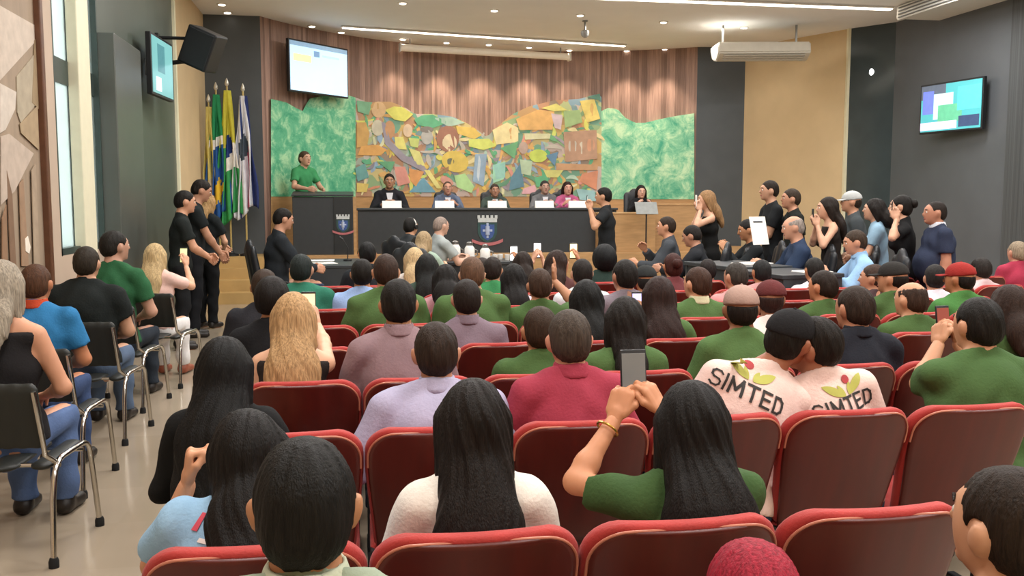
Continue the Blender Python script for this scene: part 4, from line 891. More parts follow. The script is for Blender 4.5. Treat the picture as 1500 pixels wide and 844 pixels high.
def two_hands(px, py, D, sep=.045, down=.085, hk='grip'):
    def f(x, y, rot):
        c = local(at(px, py, D), x, y, 0, rot)
        return dict(aL=c + V(-sep, -.03, -down), aR=c + V(sep, -.03, -down), hand_kind=(hk, hk), hdirL=(V(.25, .35, 1), V(-1, -.3, .1)), hdirR=(V(-.25, .35, 1), V(1, -.3, .1)))
    return f
def one_hand(px, py, D, side=1, down=.09, hk='grip', hint=None):
    def f(x, y, rot):
        c = local(at(px, py, D), x, y, 0, rot); W = c + V(side * .03, -.035, -down)
        d = dict(hand_kind=(hk, hk)); d['aR' if side > 0 else 'aL'] = W; d['hdirR' if side > 0 else 'hdirL'] = (V(-side * .2, .25, 1), V(side, -.35, .1))
        if hint is not None: d['hint'] = (None, hint) if side > 0 else (hint, None)
        return d
    return f
# behind the first seat row
aud(446, 640, 0, 'man with short black hair seen from behind at the bottom of the photo', hair=('short', '14120f'), skin=SK2, shirt='8f9a86', collar='b9bfa8', hp=6, bulk=1.08, hs=.98)
aud(1474, 684, 0, 'person with short dark hair cut off by the right photo edge', hair=('short', '241a12'), skin=SK1, shirt='3a3c42', hy=14, hp=4)
aud(1100, 793, 0, 'person of whom only the bright red dyed hair shows', sex='f', hair=('short', '8c2030'), skin=SK1, shirt='40363a', hp=0, hs=1.0)
# first row
def fist(x, y, rot):
    W = local(at(274, 712, 2.46), x, y, 0, rot); return dict(aL=W, hdirL=(V(.12, .05, 1), V(-1, -.15, 0)), hand_kind=('fist', 'relaxed'), hint=(V(-.45, .2, -1), None))
a1 = aud(378, 598, 1, 'woman with black hair in a sky blue shirt raising her fist to her face', sex='f', hair=('long', '14110f', .17, .088, .9), skin='c08a68', shirt='8fb3d0', collar=True, trousers='2b3550', side=12, lean=3, hp=14, hr=-6, pre=fist, bulk=1.25)
aud(692, 560, 1, 'woman with long straight black hair and a white ruffled blouse', sex='f', hair=('long', '1a1512', .44, .112, .98), skin=SK3, shirt='e4ddd2', lean=0, hp=0, bulk=.98)
def phw(x, y, rot):
    WL = local(at(899, 616, 2.78), x, y, 0, rot); WR = local(at(972, 606, 2.80), x, y, 0, rot)
    return dict(aL=WL, aR=WR, hand_kind=('grip', 'grip'), hdirL=(V(.42, .25, 1), V(-.7, -.75, .25)), hdirR=(V(-.55, .22, 1), V(.7, -.7, .25)), hint=(V(-1, -.1, -.9), V(.15, .9, -.5)))
i_ = aud(1010, 562, 1, 'woman with long black hair in a green T-shirt filming with a raised phone', sex='f', hair=('long', '171412', .36, .122, .95), skin='c08562', shirt='3d5630', trousers='3d5a8c', lean=5, hp=2, bulk=1.06, pre=phw, hs=1.05)
phone(held(i_, fwd=.01, up=.14), math.radians(0), 'black phone held up by the woman in the green T-shirt', math.radians(-8), screen='6a6a68', glow=.35, size=(.082, .158))
m = MB(); wp = held(i_, False, -1, 0, -.045) + Vector((0, 0, 0)); hb_ = [h_ for h_ in i_['hands'] if h_[5] < 0][0]; wp = Vector(hb_[1] - unit(i_['arms'][-1][2] - i_['arms'][-1][1]) * .045) + i_['root'].location
o = empty('bracelet', wp, 0, 'thin gold bracelet on the raised wrist of the filming woman', 'bracelet'); M_ = Vector(i_['arms'][-1][2] - i_['arms'][-1][1]).to_track_quat('Z', 'Y').to_matrix(); pts = [M_ @ Vector((.034 * math.cos(t), .034 * math.sin(t), .0)) for t in np.linspace(0, 2 * math.pi, 25)]
MB().tube(pts, .004, 8).build('band', mat('gold', 'c9a050', .25, .9), o, True)
# second row
aud(326, 497, 2, 'person with long black hair and black clothes at the aisle end', sex='f', hair=('long', '121110', .40, .13, 1.1), skin=SK2, shirt='171717', sleeve='long', trousers='1a1a1c', bulk=1.05, rot=-8)
aud(638, 473, 2, 'man with short brown hair in a lavender dress shirt', hair=('short', '2b2019'), skin='b98468', shirt='a9a4bd', sleeve='long', collar=True, bulk=1.24, lean=2, aL=V(-.20, .22, .62), aR=V(.20, .22, .62))
aud(833, 455, 2, 'man with close-cropped greying hair in a crimson polo', hair=('short', '3f352d'), skin='c48a70', shirt='983848', collar=True, bulk=1.04)
s1 = aud(1136, 454, 2, 'person in a pale pink printed shirt and black cap leaning towards the neighbour', hair=('short', '17130f'), skin='9a6248', shirt='e0c4ba', side=18, lean=4, bulk=1.16, hoff=(.09, 0), hy=-58, hr=12, accessory=('cap', '1c1b1c', -6), kw_amp=.0015)
s2 = aud(1192, 464, 2, 'person in a pale pink printed shirt with black hair, listening to the neighbour', hair=('short', '1a1511'), skin='a06a50', shirt='e0c4ba', side=-11, lean=2, hy=48, hr=-8, bulk=1.0, kw_amp=.0015)
def bigman(x, y, rot): return two_hands(1384, 478, 4.12, .05, .08)(x, y, rot)
i_ = aud(1432, 437, 2, 'large man with black hair in a green T-shirt holding a phone before his face', hair=('short', '16120e'), skin='c08c6c', shirt='445e36', bulk=1.26, pre=bigman, hy=6)
phone(held(i_), math.radians(8), 'phone held by the large man in the green T-shirt', -.15, screen='8a4a40', glow=.3)
# third row
i_ = aud(430, 431, 3, 'woman with long blonde hair in a black open-back top', sex='f', hair=('long', 'a8865e', .36, .115, 1.0), skin=SK3, shirt='2b2624', top_style='tank', side=2, bulk=1.0, pre=one_hand(454, 436, 4.75, 1, .10))
phone(held(i_, False, 1), 0, 'pale gold phone held up over the blonde woman', 0, screen='e8d8a8', glow=.9)
aud(583, 410, 3, 'man with thick black hair in a dusty mauve shirt', hair=('short', '17130f'), skin=SK2, shirt='8a7276', sleeve='long', collar=True, bulk=1.08)
aud(790, 450, 3, 'man with brown hair in a green T-shirt behind the crimson polo', hair=('short', '33251a'), skin=SK2, shirt=GR, lean=6)
aud(913, 437, 3, 'woman with a long dark ponytail in a green T-shirt behind the raised phone', sex='f', hair=('long', '1c1815', .34, .07, .5), skin=SK2, shirt=GR2, hr=3)
aud(1084, 420, 3, 'person in a beige cap and green shirt behind the printed shirts', hair=('capped', '1c1612'), skin=SK4, shirt=GR2, accessory=('cap', 'a08478', 0), hy=-10)
aud(1252, 420, 3, 'man with short dark hair in a black polo beside the empty seat', hair=('short', '2b2019'), skin='b07a5e', shirt='23252c', collar=True, hy=14, bulk=1.04)
aud(1476, 420, 3, 'woman with dark brown hair in green at the right end of the third row', sex='f', hair=('long', '2a1c15', .14, .09), skin=SK2, shirt=GR)
# fourth row
aud(397, 412, 4, 'person with black hair and black shirt at the aisle end of the fourth row', hair=('afro', '17120f'), skin=SK2, shirt='1c1c1e', hs=.92, rot=-6)
aud(683, 410, 4, 'man with neat dark hair in a grey-mauve collared shirt', hair=('short', '211a16'), skin='b98a74', shirt='7a6a74', sleeve='long', collar=True)
aud(858, 412, 4, 'woman with long black hair hanging over a green T-shirt', sex='f', hair=('long', '141413', .34, .10, .9), skin=SK2, shirt=GR3)
i_ = aud(964, 407, 4, 'woman with long reddish-brown hair in a green T-shirt holding a lit phone', sex='f', hair=('long', '2b1c18', .36, .11, .9), skin=SK2, shirt=GR2, pre=one_hand(930, 446, 5.65, -1, .09))
phone(held(i_, False, -1), 0, 'phone with a lavender screen held by the reddish-brown-haired woman', 0, screen='c8c4f0', glow=1.0)
aud(1127, 412, 4, 'person in a maroon cap beyond the beige cap', hair=('capped', '2b1a16'), skin=SK4, shirt='e0d4cc', accessory=('cap', '5c2c2c', 15), hy=-12)
aud(1335, 413, 4, 'balding man in a green T-shirt looking towards the stage', hair=('bald', '33241b'), skin='bd8c6c', shirt=GR, hy=20, bulk=1.06)
# fifth row
aud(387, 395, 5, 'person with dark brown hair at the aisle end of the fifth row', hair=('short', '33261d'), skin=SK2, shirt='2a2a2e')
aud(565, 373, 5, 'man with short brown hair in a green shirt ahead of the dusty mauve shirt', hair=('short', '33241c'), skin='c49070', shirt=GR2, bulk=1.18)
aud(691, 377, 5, 'man with light brown hair in a green shirt ahead of the grey-mauve shirt', hair=('short', '5a4232'), skin='c4977a', shirt=GR2, bulk=1.14)
def armup(x, y, rot): return dict(aR=local(at(812, 412, 6.5), x, y, 0, rot), hand_kind=('relaxed', 'flat'), hdirR=(V(.1, .2, 1), V(1, -.3, 0)), hint=(None, V(1, 0, -.6)))
aud(790, 394, 5, 'person in green stretching a bare arm straight up', hair=('short', '3a2a20'), skin='b07f62', shirt=GR, pre=armup)
aud(915, 381, 5, 'dark-haired man in a grey shirt looking aside, ahead of the ponytail', hair=('short', '1b1714'), skin='a87860', shirt='7a7078', hy=12)
aud(1022, 392, 5, 'man with curly brown hair in a green polo with cream collar', hair=('short', '3a261c'), skin='c48f70', shirt=GR2, collar='c9c3a0', hy=24)
aud(1206, 397, 5, 'man with thick dark hair in a green shirt showing his cheek', hair=('short', '231a14'), skin='b47a58', shirt=GR, hy=30)
aud(1308, 385, 5, 'person in a black cap and green shirt facing left', hair=('capped', '1a1512'), skin='b88465', shirt=GR, accessory=('cap', '2a2826', 0), hy=40)
aud(1406, 386, 5, 'person in a bright red cap and green shirt', hair=('capped', '1a1512'), skin='a8704f', shirt='47783f', accessory=('cap', '8f2c28', 0), hy=30)
# sixth row
aud(441, 373, 6, 'man with dark hair in a teal-green polo at the aisle end of the sixth row', hair=('short', '1d2422'), skin='b58a72', shirt='2f6f5a', hy=-10, bulk=1.05)
aud(530, 380, 6, 'person with dark hair in a light blue shirt near the desks', hair=('short', '17130f'), skin=SK2, shirt='8fa9d2')
aud(652, 389, 6, 'woman with dark wavy hair in a pinkish top', sex='f', hair=('long', '171412', .12, .10), skin=SK2, shirt='b98a90')
aud(752, 388, 6, 'woman with straight black hair in a white-pink blouse', sex='f', hair=('long', '1a1817', .26, .095), skin=SK3, shirt='d8c4cc')
aud(852, 380, 6, 'person with short dark hair in a white shirt', hair=('short', '1f1a17'), skin='b98a70', shirt='cfd4d6')
aud(945, 390, 6, 'person with a low dark cap over a red-brown shirt', hair=('capped', '1c1a18'), skin=SK2, shirt='7a3a3a', accessory=('cap', '2a2c2c', 0))
aud(1078, 385, 6, 'man with greying short hair in a pink shirt', hair=('short', '37322d'), skin='b5856a', shirt='c48a88', hy=20)
aud(1280, 388, 6, 'person with brown hair turned sideways, next to the black cap', hair=('short', '3a2c24'), skin='b58468', shirt='4a3a3c', hy=50)
aud(1368, 388, 6, 'dark-haired person in a white shirt next to the red cap', hair=('short', '1f1b19'), skin='b5856a', shirt='d8d4dc', hy=-20)
# seventh row
aud(625, 373, 7, 'woman with long dark hair next to the blonde near the desks', sex='f', hair=('long', '1b1c1b', .30, .10), skin=SK2, shirt='3a4a40')
aud(721, 377, 7, 'dark-haired person in a bright green shirt beyond the light brown head', hair=('short', '241d19'), skin='b5866a', shirt='3a8050', hy=-15)
i_ = aud(815, 368, 7, 'woman with dark brown hair in profile, between two glowing phones', sex='f', hair=('long', '2a1c16', .16, .08), skin='b98464', shirt='5a3a38', hy=-60, pre=one_hand(842, 368, 8.4, 1, .09))
phone(held(i_, False, 1), 0, 'raised phone with a warm yellow screen', 0, screen='ffe6a8', glow=1.6)
aud(985, 372, 7, 'woman with red-brown hair gathered on the neck', sex='f', hair=('bun', '3a1f1a'), skin=SK2, shirt='6a3a3c')
aud(1115, 381, 7, 'person with a round black head of hair before the suited men', hair=('short', '1d1d1d'), skin=SK2, shirt='b58a88')
aud(1192, 378, 7, 'dark head seen just under the man in the navy suit', hair=('short', '1e1c1a'), skin=SK2, shirt='d4c8cc')
aud(1436, 378, 7, 'dark-haired person in a pinkish white shirt behind the red cap', hair=('short', '26211e'), skin='a87a62', shirt='d0b4b4', hy=10)
# eighth row
aud(538, 355, 8, 'black-haired person in the front row beside the desk with papers', hair=('short', '121212'), skin=SK2, shirt='22262a')
aud(607, 364, 8, 'woman with pale blonde hair in the front row', sex='f', hair=('long', 'b9a078', .22, .10), skin=SK3, shirt='d0c8c0')
i_ = aud(765, 370, 8, 'person with raised bare forearms filming with a white glowing phone', sex='f', hair=('long', '241a15', .10, .08), skin='c4977c', shirt='4a3a36', pre=two_hands(788, 368, 9.2))
phone(held(i_), 0, 'raised phone with a white screen in two hands', 0, screen='ffffff', glow=1.8, size=(.078, .16))
i_ = aud(706, 378, 8, 'small dark-haired person in green holding a white phone high', hair=('short', '2a211c'), skin=SK2, shirt=GR2, pre=one_hand(755, 370, 9.2, 1, .10))
phone(held(i_, False, 1), 0, 'raised phone with a white screen before the table crest', 0, screen='ffffff', glow=1.8, size=(.078, .16))
aud(885, 363, 8, 'person with a big round black afro in the front row', hair=('afro', '121314'), skin=SK4, shirt='2a3a34', hs=1.15)
aud(1036, 380, 8, 'low dark head in the front row before the suited men', hair=('short', '221c1a'), skin=SK2, shirt='6a5050')
aud(1490, 354, 8, 'man with grey-blond hair in a crimson shirt by the grey wall', hair=('short', '8a7a66'), skin='c08a72', shirt='a0354a', bulk=1.1, hs=1.05)
# prints on the two pale shirts
STROKES = {'S': [[(.95, .86), (.72, 1), (.28, 1), (.05, .86), (.05, .64), (.25, .52), (.75, .46), (.95, .34), (.95, .14), (.72, 0), (.28, 0), (.05, .14)]], 'I': [[(.1, 0), (.1, 1)]],
           'M': [[(.05, 0), (.05, 1), (.6, .3), (1.15, 1), (1.15, 0)]], 'T': [[(0, 1), (1, 1)], [(.5, 0), (.5, 1)]], 'E': [[(.95, 1), (.08, 1), (.08, 0), (.95, 0)], [(.08, .52), (.82, .52)]],
           'D': [[(.08, 0), (.08, 1), (.6, 1), (.9, .8), (.95, .5), (.9, .2), (.6, 0), (.08, 0)]]}
def print_on(info, name, polys_or_text, cpx, colour, size=.07, tilt=0, offs=.004, off_font=.0):
    root = info['root']; bvh = BVHTree.FromPolygons([Vector(v) for v in info['SP']], [tuple(f) for f in info['SF']])
    rz = root.rotation_euler.z; Lc = lambda p: Vector(local(p, root.location.x, root.location.y, root.location.z, rz))
    o0 = Lc(CAM); tgt = Lc(at(cpx[0], cpx[1], 5)); hit = bvh.ray_cast(o0, (tgt - o0).normalized())[0]
    if hit is None: hit = Vector(info['P'] + info['a'] * .4)
    P, a, fw, rt = [Vector(info[k]) for k in ('P', 'a', 'fw', 'rt')]; u0, v0 = (hit - P).dot(rt), (hit - P).dot(a)
    if isinstance(polys_or_text, str):
        bm = bmesh.new(); x0 = -size * .86 * len(polys_or_text) / 2
        for ch in polys_or_text:
            for line in STROKES[ch]:
                for k_, ((xa, ya), (xb, yb)) in enumerate(zip(line, line[1:])):
                    a_, b_ = Vector((xa * size * .66 + x0, (ya - .5) * size, 0)), Vector((xb * size * .66 + x0, (yb - .5) * size, 0)); d_ = (b_ - a_).normalized() * size * (.062 if ch == 'S' else .085); n_ = Vector((-d_.y, d_.x, 0)); d_ = d_ * min(1, .3 * (b_ - a_).length / d_.length)
                    bm.faces.new([bm.verts.new(q) for q in (a_ - d_ + n_, a_ - d_ - n_, b_ + d_ - n_, b_ + d_ + n_)])
            x0 += size * (.40 if ch == 'I' else 1.06 if ch == 'M' else .90)
    else:
        bm = bmesh.new()
        for poly in polys_or_text: bm.faces.new([bm.verts.new((x, y, 0)) for x, y in poly])
    bmesh.ops.triangulate(bm, faces=bm.faces[:])
    for ax_ in (Vector((1, 0, 0)), Vector((0, 1, 0))):
        lo = min(v.co.dot(ax_) for v in bm.verts); hi = max(v.co.dot(ax_) for v in bm.verts); n = int((hi - lo) / .008)
        for k in range(1, n + 1): bmesh.ops.bisect_plane(bm, geom=bm.verts[:] + bm.edges[:] + bm.faces[:], plane_co=ax_ * (lo + k * .008), plane_no=ax_)
    c, s_ = math.cos(math.radians(tilt)), math.sin(math.radians(tilt))
    for v in bm.verts:
        u, w_ = u0 + v.co.x * c - v.co.y * s_, v0 + v.co.x * s_ + v.co.y * c; q = P + rt * u + a * w_ - fw * .6
        h_ = bvh.ray_cast(q, fw)[0]; v.co = (h_ if h_ is not None else q + fw * .48) - fw * offs
    me = bpy.data.meshes.new(name); bm.to_mesh(me); bm.free(); return link(name, me, mat('print_' + colour, colour, .7, var=.05), info['shirt'])
def leaf(x, y, L, w_, ang):
    t = [(L * k / 8, w_ * math.sin(math.pi * k / 8) ** .8) for k in range(9)]; pts = t + [(x_, -y_) for x_, y_ in t[-2:0:-1]]; c, s_ = math.cos(ang), math.sin(ang)
    return [(x + px_ * c - py_ * s_, y + px_ * s_ + py_ * c) for px_, py_ in pts]
for info, tc, lc, rc, tl_, ts in ((s1, (1100, 576), (1100, 550), (1097, 534), -9, .058), (s2, (1243, 593), (1238, 571), (1237, 555), 3, .054)):
    print_on(info, 'printed_lettering', 'SIMTED', tc, '2b2826', ts, tl_, .005, .0003)
    print_on(info, 'printed_leaves', [leaf(-.01, -.02, .10, .016, 2.55), leaf(.01, -.02, .10, .016, .62), leaf(-.008, -.02, .05, .009, 2.0), leaf(.008, -.02, .05, .009, 1.15)], lc, 'a9a84e', tilt=tl_)
    print_on(info, 'printed_flower', [[(.017 * math.cos(t), .016 * math.sin(t)) for t in np.linspace(0, 2 * math.pi, 14)[:-1]]], rc, 'a83a3c', tilt=tl_)
print_on(a1, 'printed_script', [[(-.09, -.01), (-.07, .03), (-.06, .03), (-.075, -.01)], [(-.05, -.012), (-.045, .02), (-.03, .022), (-.03, -.012)], [(-.02, -.012), (.0, .018), (.01, .014), (.0, -.012)], [(.015, -.01), (.03, .02), (.04, .0), (.03, -.014)], [(.045, -.006), (.10, .004), (.10, -.010), (.05, -.016)]], (334, 780), 'cc4a5c', tilt=4)
print_on(a1, 'printed_script_line', [[(-.07, -.03), (-.065, -.02), (.08, -.018), (.075, -.028)]], (334, 780), 'e8dcd8', tilt=4)

# ------------------------------------------------------------------ people and chairs along the left wall
G2 = 'people seated along the left wall'
def wallp(px, py, D, label, chair, **kw):
    p = at(px, py, D); lean = kw.get('lean', 2); rot = math.radians(kw.pop('rot', 0)); off = .55 * math.sin(math.radians(lean)) + .038
    x = p.x + math.sin(rot) * off; y = p.y - math.cos(rot) * off; kw.setdefault('h', vox(D)); kw['lean'] = lean
    put_chair(x + .12 * math.sin(rot) + .10, y - .12 * math.cos(rot) + .03, rot, chair)
    return person(label, x, y, rot, p.z, 'sit', 0, group=G2, seat=.435, **kw)
wallp(2, 384, 4.35, 'woman with grey-blond hair and bare shoulder in a black lace top', 'black chrome-framed chair of the woman in black lace', sex='f', hair=('long', '8f8474', .22, .09), skin='c48e70', shirt='232122', top_style='tank', trousers='54688e', bulk=1.12, rot=-6)
wallp(53, 388, 5.3, 'man with brown hair in a blue shirt with an orange-red collar', 'black chrome-framed chair of the man in the blue shirt', hair=('short', '4a3020'), skin='b07452', shirt='2f6f9e', collar='b5482e', trousers='3a4a6c', bulk=1.10, rot=-4)
wallp(127, 362, 6.4, 'broad man in a black shirt, back turned, before the window', 'black chrome-framed chair of the broad man in black', hair=('short', '2b241c'), skin='b78a6e', shirt='1d2120', sleeve='short', trousers='55657c', bulk=1.28, rot=-6)
wallp(166, 339, 7.35, 'man in a dark green shirt by the wall turning his face to the stage', 'black chrome-framed chair of the man in dark green', hair=('short', '1f1c18'), skin='b58a74', shirt='2c5a3a', trousers='2a3038', hy=-35, bulk=1.08, rot=-10, h=.014)
i_ = wallp(228, 358, 8.3, 'blonde woman in a pale pink top and white trousers holding a phone up', 'black chrome-framed chair of the blonde woman in pink', sex='f', hair=('long', 'b39a70', .34, .10), skin=SK3, shirt='d8b4a8', trousers='d9d6d4', rot=-12, shoes='8a4a34', aR=V(.16, .34, 1.02), hand_kind=('relaxed', 'grip'), hdirR=(V(-.1, .3, 1), V(1, -.3, .1)))
phone(held(i_, False, 1), -.2, 'phone held up by the blonde woman in pink', -.1, screen='d8dca0', glow=.9)
put_chair(-1.56, 3.25, -.04, 'black chrome-framed chair cut off at the lower left photo corner')


# ------------------------------------------------------------------ standing people
def stand(px, py, D, label, rot, z0=0, **kw):
    p = at(px, py, D); kw.setdefault('h', vox(D)); kw.setdefault('group', 'people standing along the hall'); pre = kw.pop('pre', None); r = math.radians(rot)
    if pre: kw.update(pre(p.x, p.y, r))
    return person(label, p.x, p.y, r, p.z, 'stand', z0, **kw)
CL = dict(aL=V(-.03, .30, 1.02), aR=V(.05, .30, 1.00))
stand(260, 280, 10.0, 'standing man in black with clasped hands, in profile by the left wall', -75, hair=('short', '17130f'), skin='bd8c70', shirt='1f2322', trousers='191a1c', lean=3, hp=-8, **CL)
stand(280, 264, 10.9, 'tall man in black looking down, behind the man with clasped hands', -80, hair=('short', '1d1712'), skin='b08268', shirt='1e2223', trousers='1b1c1f', hp=-22, **CL)
stand(299, 284, 11.7, 'person with light brown hair and black clothes beside the stage steps', -30, sex='f', hair=('long', '9a7a50', .20, .09), skin=SK3, shirt='1c2021', trousers='1a1b1d', **CL)
def film(px, py, D, h2=True, side=1):
    def f(x, y, r):
        c = local(at(px, py, D), x, y, 0, r); d = dict(aR=c + V(.03, -.03, -.09), hand_kind=('grip', 'grip'), hdirR=(V(-.2, .3, 1), V(1, -.2, 0)))
        if h2: d.update(aL=c + V(-.05, -.03, -.09), hdirL=(V(.2, .3, 1), V(-1, -.2, 0)))
        return d
    return f
i_ = stand(890, 275, 12.9, 'photographer in black T-shirt and jeans at the end of the panel table', 68, hair=('short', '14120f'), skin='b88a6c', shirt='1f2123', trousers='6f88a8', pre=film(862, 297, 12.7), lean=2)
phone(held(i_), math.radians(68), 'phone held by the photographer in jeans', 0, screen='b8c4c8', glow=.5)
i_ = stand(1043, 280, 11.9, 'blonde woman in a sleeveless black dress filming with a white phone', 80, sex='f', hair=('long', '8a6a48', .24, .09), skin='c4977c', shirt='171717', top_style='tank', trousers='171717', pre=film(1021, 298, 11.8))
phone(held(i_), math.radians(80), 'white phone held up before the dark pillar', 0, screen='e8e8e8', glow=.6, case=WHITEP, size=(.09, .17))
stand(1136, 265, 11.5, 'tall young man in black with folded arms, before the cream wall', 85, hair=('short', '221a14'), skin='b58a70', shirt='1f2123', trousers='22242a', aL=V(.10, .24, 1.22), aR=V(-.10, .26, 1.20))
stand(1168, 277, 11.1, 'man with dark hair in a black T-shirt, behind the bald man', 80, hair=('short', '33281e'), skin='b08066', shirt='20221f', trousers='22242a')
i_ = stand(1222, 290, 10.0, 'woman with dark hair and bare arms filming from beside the glossy pillar', 75, sex='f', hair=('long', '1f1712', .30, .10), skin='c4977c', shirt='2a2420', top_style='tank', trousers='1c1c1e', pre=film(1192, 318, 9.9))
phone(held(i_), math.radians(75), 'dark phone held by the bare-armed woman', 0, screen='50565a', glow=.3)
stand(1257, 281, 10.6, 'bearded man in a pale cap and dark grey T-shirt', 70, hair=('capped', '2a2018'), skin='b58468', shirt='3f4446', trousers='22242a', accessory=('cap', 'a8aaa8', 0), bulk=1.1)
stand(1291, 292, 9.9, 'person with dark hair in a light blue shirt beside the pale-capped man', 60, sex='f', hair=('long', '1a1512', .10, .085), skin='c4977c', shirt='86a4b8', trousers='2a2c34', aL=V(-.05, .30, 1.02), aR=V(.05, .28, 1.0))
i_ = stand(1331, 287, 9.4, 'woman in black raising both hands with a phone to her face', 55, sex='f', hair=('bun', '171310'), skin='c4977c', shirt='1a1a1b', trousers='1a1a1c', pre=film(1309, 308, 9.3))
phone(held(i_), math.radians(55), 'black phone at the face of the woman in black', 0, screen='3a3c40', glow=.2)
mn = stand(1381, 295, 9.0, 'heavy man in a navy polo with a small white badge', 75, hair=('buzz', '231c18'), skin='ad7a62', shirt='2c3346', trousers='23262c', bulk=1.34, belly=.03, collar='c8ccd4')

# speaker and panel on the stage
def stg(px, py, y, label, rot=180, pose='sit', **kw):
    p = aty(px, py, y); kw.setdefault('h', .016); kw.setdefault('group', 'people on the stage'); kw.setdefault('hs', 1.10)
    return person(label, p.x, y, math.radians(rot), p.z, pose, STZ, **kw), p
stg(443, 222, 16.95, 'speaker in a green shirt standing at the lectern', -140, 'stand', hair=('short', '4a3a2c'), skin='c49a80', shirt='3f8a58', trousers='2a2f38', aL=V(-.18, .34, 1.12), aR=V(.18, .36, 1.14), lean=3)
panel = [(570, 255, 'man in a black suit and pale tie at the panel table', dict(hair=('short', '1f1a14'), skin='a87c60', shirt='26262a', sleeve='long', jacket=1), 'behind the man in the black suit'),
         (655, 266, 'man in a blue-grey jacket second from the lectern at the panel table', dict(hair=('buzz', '4a3a30'), skin='b88872', shirt='5a6478', sleeve='long', jacket=1), 'behind the man in the blue-grey jacket'),
         (724, 270, 'man in a dark green-grey jacket in the middle of the panel table', dict(hair=('short', '3a2e26'), skin='a87c64', shirt='3f4a44', sleeve='long', jacket=1), 'behind the man in the green-grey jacket'),
         (797, 265, 'man in a grey suit beside the woman in pink', dict(hair=('short', '33302e'), skin='b08a78', shirt='6a6a6c', sleeve='long', jacket=1), 'behind the man in the grey suit'),
         (830, 267, 'woman in a bright pink jacket at the end of the panel table', dict(sex='f', hair=('long', '2a1a16', .16, .09), skin='c4907c', shirt='b0587c', sleeve='long', jacket=1), 'behind the woman in pink')]
for px, py, lb, kw, cl in panel:
    yy = 17.30 if px != 797 else 17.45
    i, p = stg(px, py, yy, lb, 180, aL=V(-.14, .34, .86), aR=V(.14, .34, .86), **kw); put_office_chair(p.x, yy + .06, STZ, math.pi, 'black office chair ' + cl)
    if kw.get('jacket'):
        P, a, fw, rt = i['P'], i['a'], i['fw'], i['rt']; s = i['s']; m = MB(); q = [P + a * t * s + fw * (.155 * s) for t in (.28, .50)]
        m.prism([Vector(P + a * .52 * s + fw * .085 * s + rt * .055 * s), Vector(P + a * .52 * s + fw * .085 * s - rt * .055 * s), Vector(P + a * .24 * s + fw * .150 * s)], Vector(fw) * .012); m.build('shirt_front', mat('shirt_white', 'd8d8dc', .7, var=.03), i['shirt'])
i, p = stg(938, 272, 16.85, 'woman in black with long dark hair at the wooden desk on the stage', 175, sex='f', hair=('long', '1d1614', .22, .09), skin='c49a86', shirt='1c1c1e', sleeve='long', aL=V(-.14, .34, .86), aR=V(.14, .34, .86)); put_office_chair(p.x, 16.91, STZ, math.pi, 'black office chair at the wooden desk on the stage')

# people at the desks on the hall floor
def sitd(px, py, D, label, rot, chair, **kw):
    p = at(px, py, D); r = math.radians(rot); lean = kw.get('lean', 4); kw.setdefault('h', .017); off = .55 * math.sin(math.radians(lean)) + .04; x = p.x + math.sin(r) * off; y = p.y - math.cos(r) * off
    i = person(label, x, y, r, p.z, 'sit', 0, group='people at the desks', seat=.47, **kw)
    if chair: put_office_chair(x, y, 0, r, chair)
    return i
i = sitd(411, 306, 11.2, 'man in a dark suit reading at the desk by the stage steps', -72, 'black office chair of the suited man by the stage steps', hair=('short', '171310'), skin='b8886e', shirt='24282c', sleeve='long', jacket=1, hp=-14, bulk=1.1, aL=V(-.12, .46, .80), aR=V(.14, .46, .80))
p = at(492, 372, 12.9); desk(p.x - .05, p.y - .05, math.radians(90), 1.5, 'dark desk with papers by the lectern', .75, .78)
for k, (dx, dy, lb) in enumerate(((-.18, .25, 'white papers before the suited man, nearer the lectern'), (-.15, -.35, 'white papers on the near end of the desk by the lectern'))): sheet((p.x - .05 + dx, p.y - .05 + dy), .78, .3 * k, lb, .40, .30)
t = empty('desk_microphone', (p.x + .16, p.y + .1, .78), 0, 'small black gooseneck microphone on the desk by the lectern', 'microphone'); MB().lathe((0, 0, 0), [(.06, 0), (.06, .02), (.02, .035)], 14).build('base', BLACK, t, True); MB().tube([(0, 0, .03), (.01, 0, .18), (-.06, 0, .30)], .008, 8).tube([(-.06, 0, .30), (-.11, 0, .34)], .016, 8).build('neck', BLACK, t, True)
sitd(645, 318, 12.3, 'bald man in a pale grey shirt at the middle desk', -60, 'black office chair of the bald man in grey', hair=('buzz', '8a7a70'), skin='c49a84', shirt='9aa09e', hp=-8, aL=V(-.12, .42, .84), aR=V(.12, .42, .84))
sitd(602, 319, 12.6, 'person with dark hair and a white headset at the middle desk', -40, 'black office chair of the person with the headset', hair=('short', '1c1a18'), skin=SK1, shirt='3a3d3f', accessory=('headphones',), aL=V(-.12, .42, .84), aR=V(.12, .42, .84))
sitd(622, 340, 10.7, 'woman with ash-blonde hair facing the middle desk', -30, 'black office chair of the ash-blonde woman', sex='f', hair=('long', '9a8464', .18, .09), skin=SK3, shirt='9cb0a0', aL=V(-.12, .42, .84), aR=V(.12, .42, .84))
p = at(690, 378, 12.9); desk(p.x, p.y, math.radians(0), 1.5, 'middle desk with flasks and cups before the panel table', .75, .80)
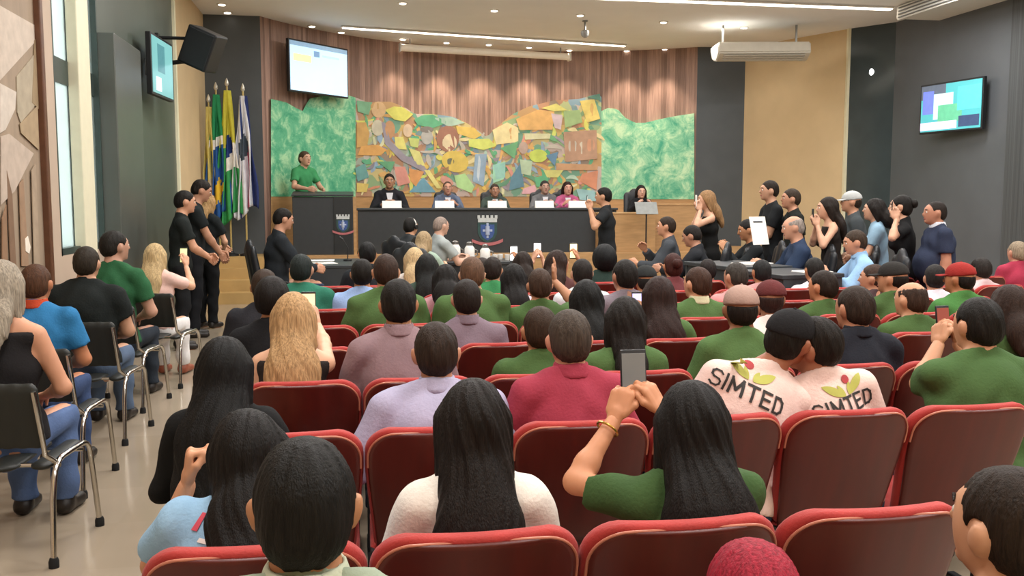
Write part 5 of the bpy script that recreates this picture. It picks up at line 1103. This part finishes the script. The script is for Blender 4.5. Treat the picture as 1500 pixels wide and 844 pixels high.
for k, (dx, hh_, lb) in enumerate(((-.22, .26, 'white vacuum flask nearer the bald man'), (-.02, .24, 'white vacuum flask in the middle of the desk'), (.20, .20, 'short white flask beside the cups'))):
    t = empty('vacuum_flask', (p.x + dx, p.y, .80), 0, lb, 'flask', 'flasks on the middle desk'); MB().lathe((0, 0, 0), [(.07, 0), (.075, .02), (.07, hh_ * .7), (.045, hh_ * .85)], 18).build('body', WHITEP, t, True); MB().lathe((0, 0, hh_ * .85), [(.045, 0), (.045, .04), (.02, .055)], 16).build('lid', STEEL, t, True); MB().tube([(.06, 0, hh_ * .2), (.11, 0, hh_ * .3), (.11, 0, hh_ * .55), (.06, 0, hh_ * .65)], .01, 8).build('handle', STEEL, t, True)
for k, (dx, dy) in enumerate(((.33, -.08), (.42, .02), (.50, -.10), (-.42, -.1))):
    t = empty('cup', (p.x + dx, p.y + dy, .80), 0, 'white cup on the middle desk, ' + ['next to the short flask', 'behind the first two cups', 'at the far right end', 'at the far left end'][k], 'cup', 'cups on the middle desk'); MB().lathe((0, 0, 0), [(.028, 0), (.032, .01), (.038, .08), (.035, .082), (.03, .015)], 16).build('body', WHITEP, t, True)
# suited men at the right
sitd(976, 318, 11.6, 'man with brown hair in a grey suit in profile, before the wooden desk', 70, 'black office chair of the man in the grey suit in profile', hair=('short', '2f241c'), skin='c08c6e', shirt='3f4348', sleeve='long', jacket=1, aL=V(-.12, .42, .84), aR=V(.10, .34, 1.0))
sitd(1016, 331, 10.5, 'man in a black suit looking down next to the grey suit', 60, 'black office chair of the man in black looking down', hair=('short', '1f1a17'), skin='a87a62', shirt='222428', sleeve='long', jacket=1, hp=-20, aL=V(-.12, .42, .84), aR=V(.12, .42, .84))
i = sitd(1098, 322, 10.8, 'dark-haired person in black holding up a white sheet', 80, 'black office chair of the person with the white sheet', hair=('short', '1b1816'), skin=SK2, shirt='212426', sleeve='long', hp=-14, aL=V(-.10, .36, 1.05), aR=V(.12, .34, 1.05))
o = empty('paper_sheet', at(1112, 338, 10.3), math.radians(25), 'white sheet held upright before the cream wall', 'paper'); o.rotation_euler = (-.25, 0, math.radians(20)); MB().box((0, 0, 0), (.24, .003, .32)).build('sheet', PAPER, o); MB().box((0, -.0022, .10), (.14, .001, .02)).build('heading', mat('ink', '55585c'), o)
sitd(1165, 317, 9.9, 'bald man in a navy suit at the right-hand desks', 75, 'black office chair of the bald man in the navy suit', hair=('bald', '8a8078'), skin='bd8c72', shirt='27344a', sleeve='long', jacket=1, bulk=1.12, hp=-10, aL=V(-.12, .42, .92), aR=V(.12, .42, .92))
sitd(1254, 338, 9.0, 'man in a light blue shirt writing at the right-hand desks', 75, 'black office chair of the man in the light blue shirt', hair=('short', '3a2e24'), skin='bd8a6e', shirt='8fb4d6', sleeve='long', collar=True, hp=-12, lean=10, aL=V(-.12, .42, .92), aR=V(.12, .42, .92))
p = at(1146, 384, 9.6); desk(p.x - .38, p.y + .3, math.radians(-80), 1.0, 'dark desk with white papers before the bald man in navy', .7, .96); sheet((p.x - .22, p.y + .25), .96, .4, 'white papers on the desk of the bald man in navy', .34, .28)
p = at(1222, 392, 8.9); desk(p.x - .40, p.y + .16, math.radians(-80), .8, 'dark desk before the man in the light blue shirt', .7, .94); sheet((p.x - .2, p.y + .05), .94, .2, 'white papers on the desk of the man in light blue', .30, .24)
put_office_chair(at(1070, 370, 11).x, at(1070, 370, 11).y, 0, math.radians(40), 'empty black office chair between the black suit and the white sheet')
put_office_chair(at(1216, 365, 10.4).x - .1, at(1216, 365, 10.4).y - .5, 0, math.radians(60), 'empty black office chair beside the bald man in navy')
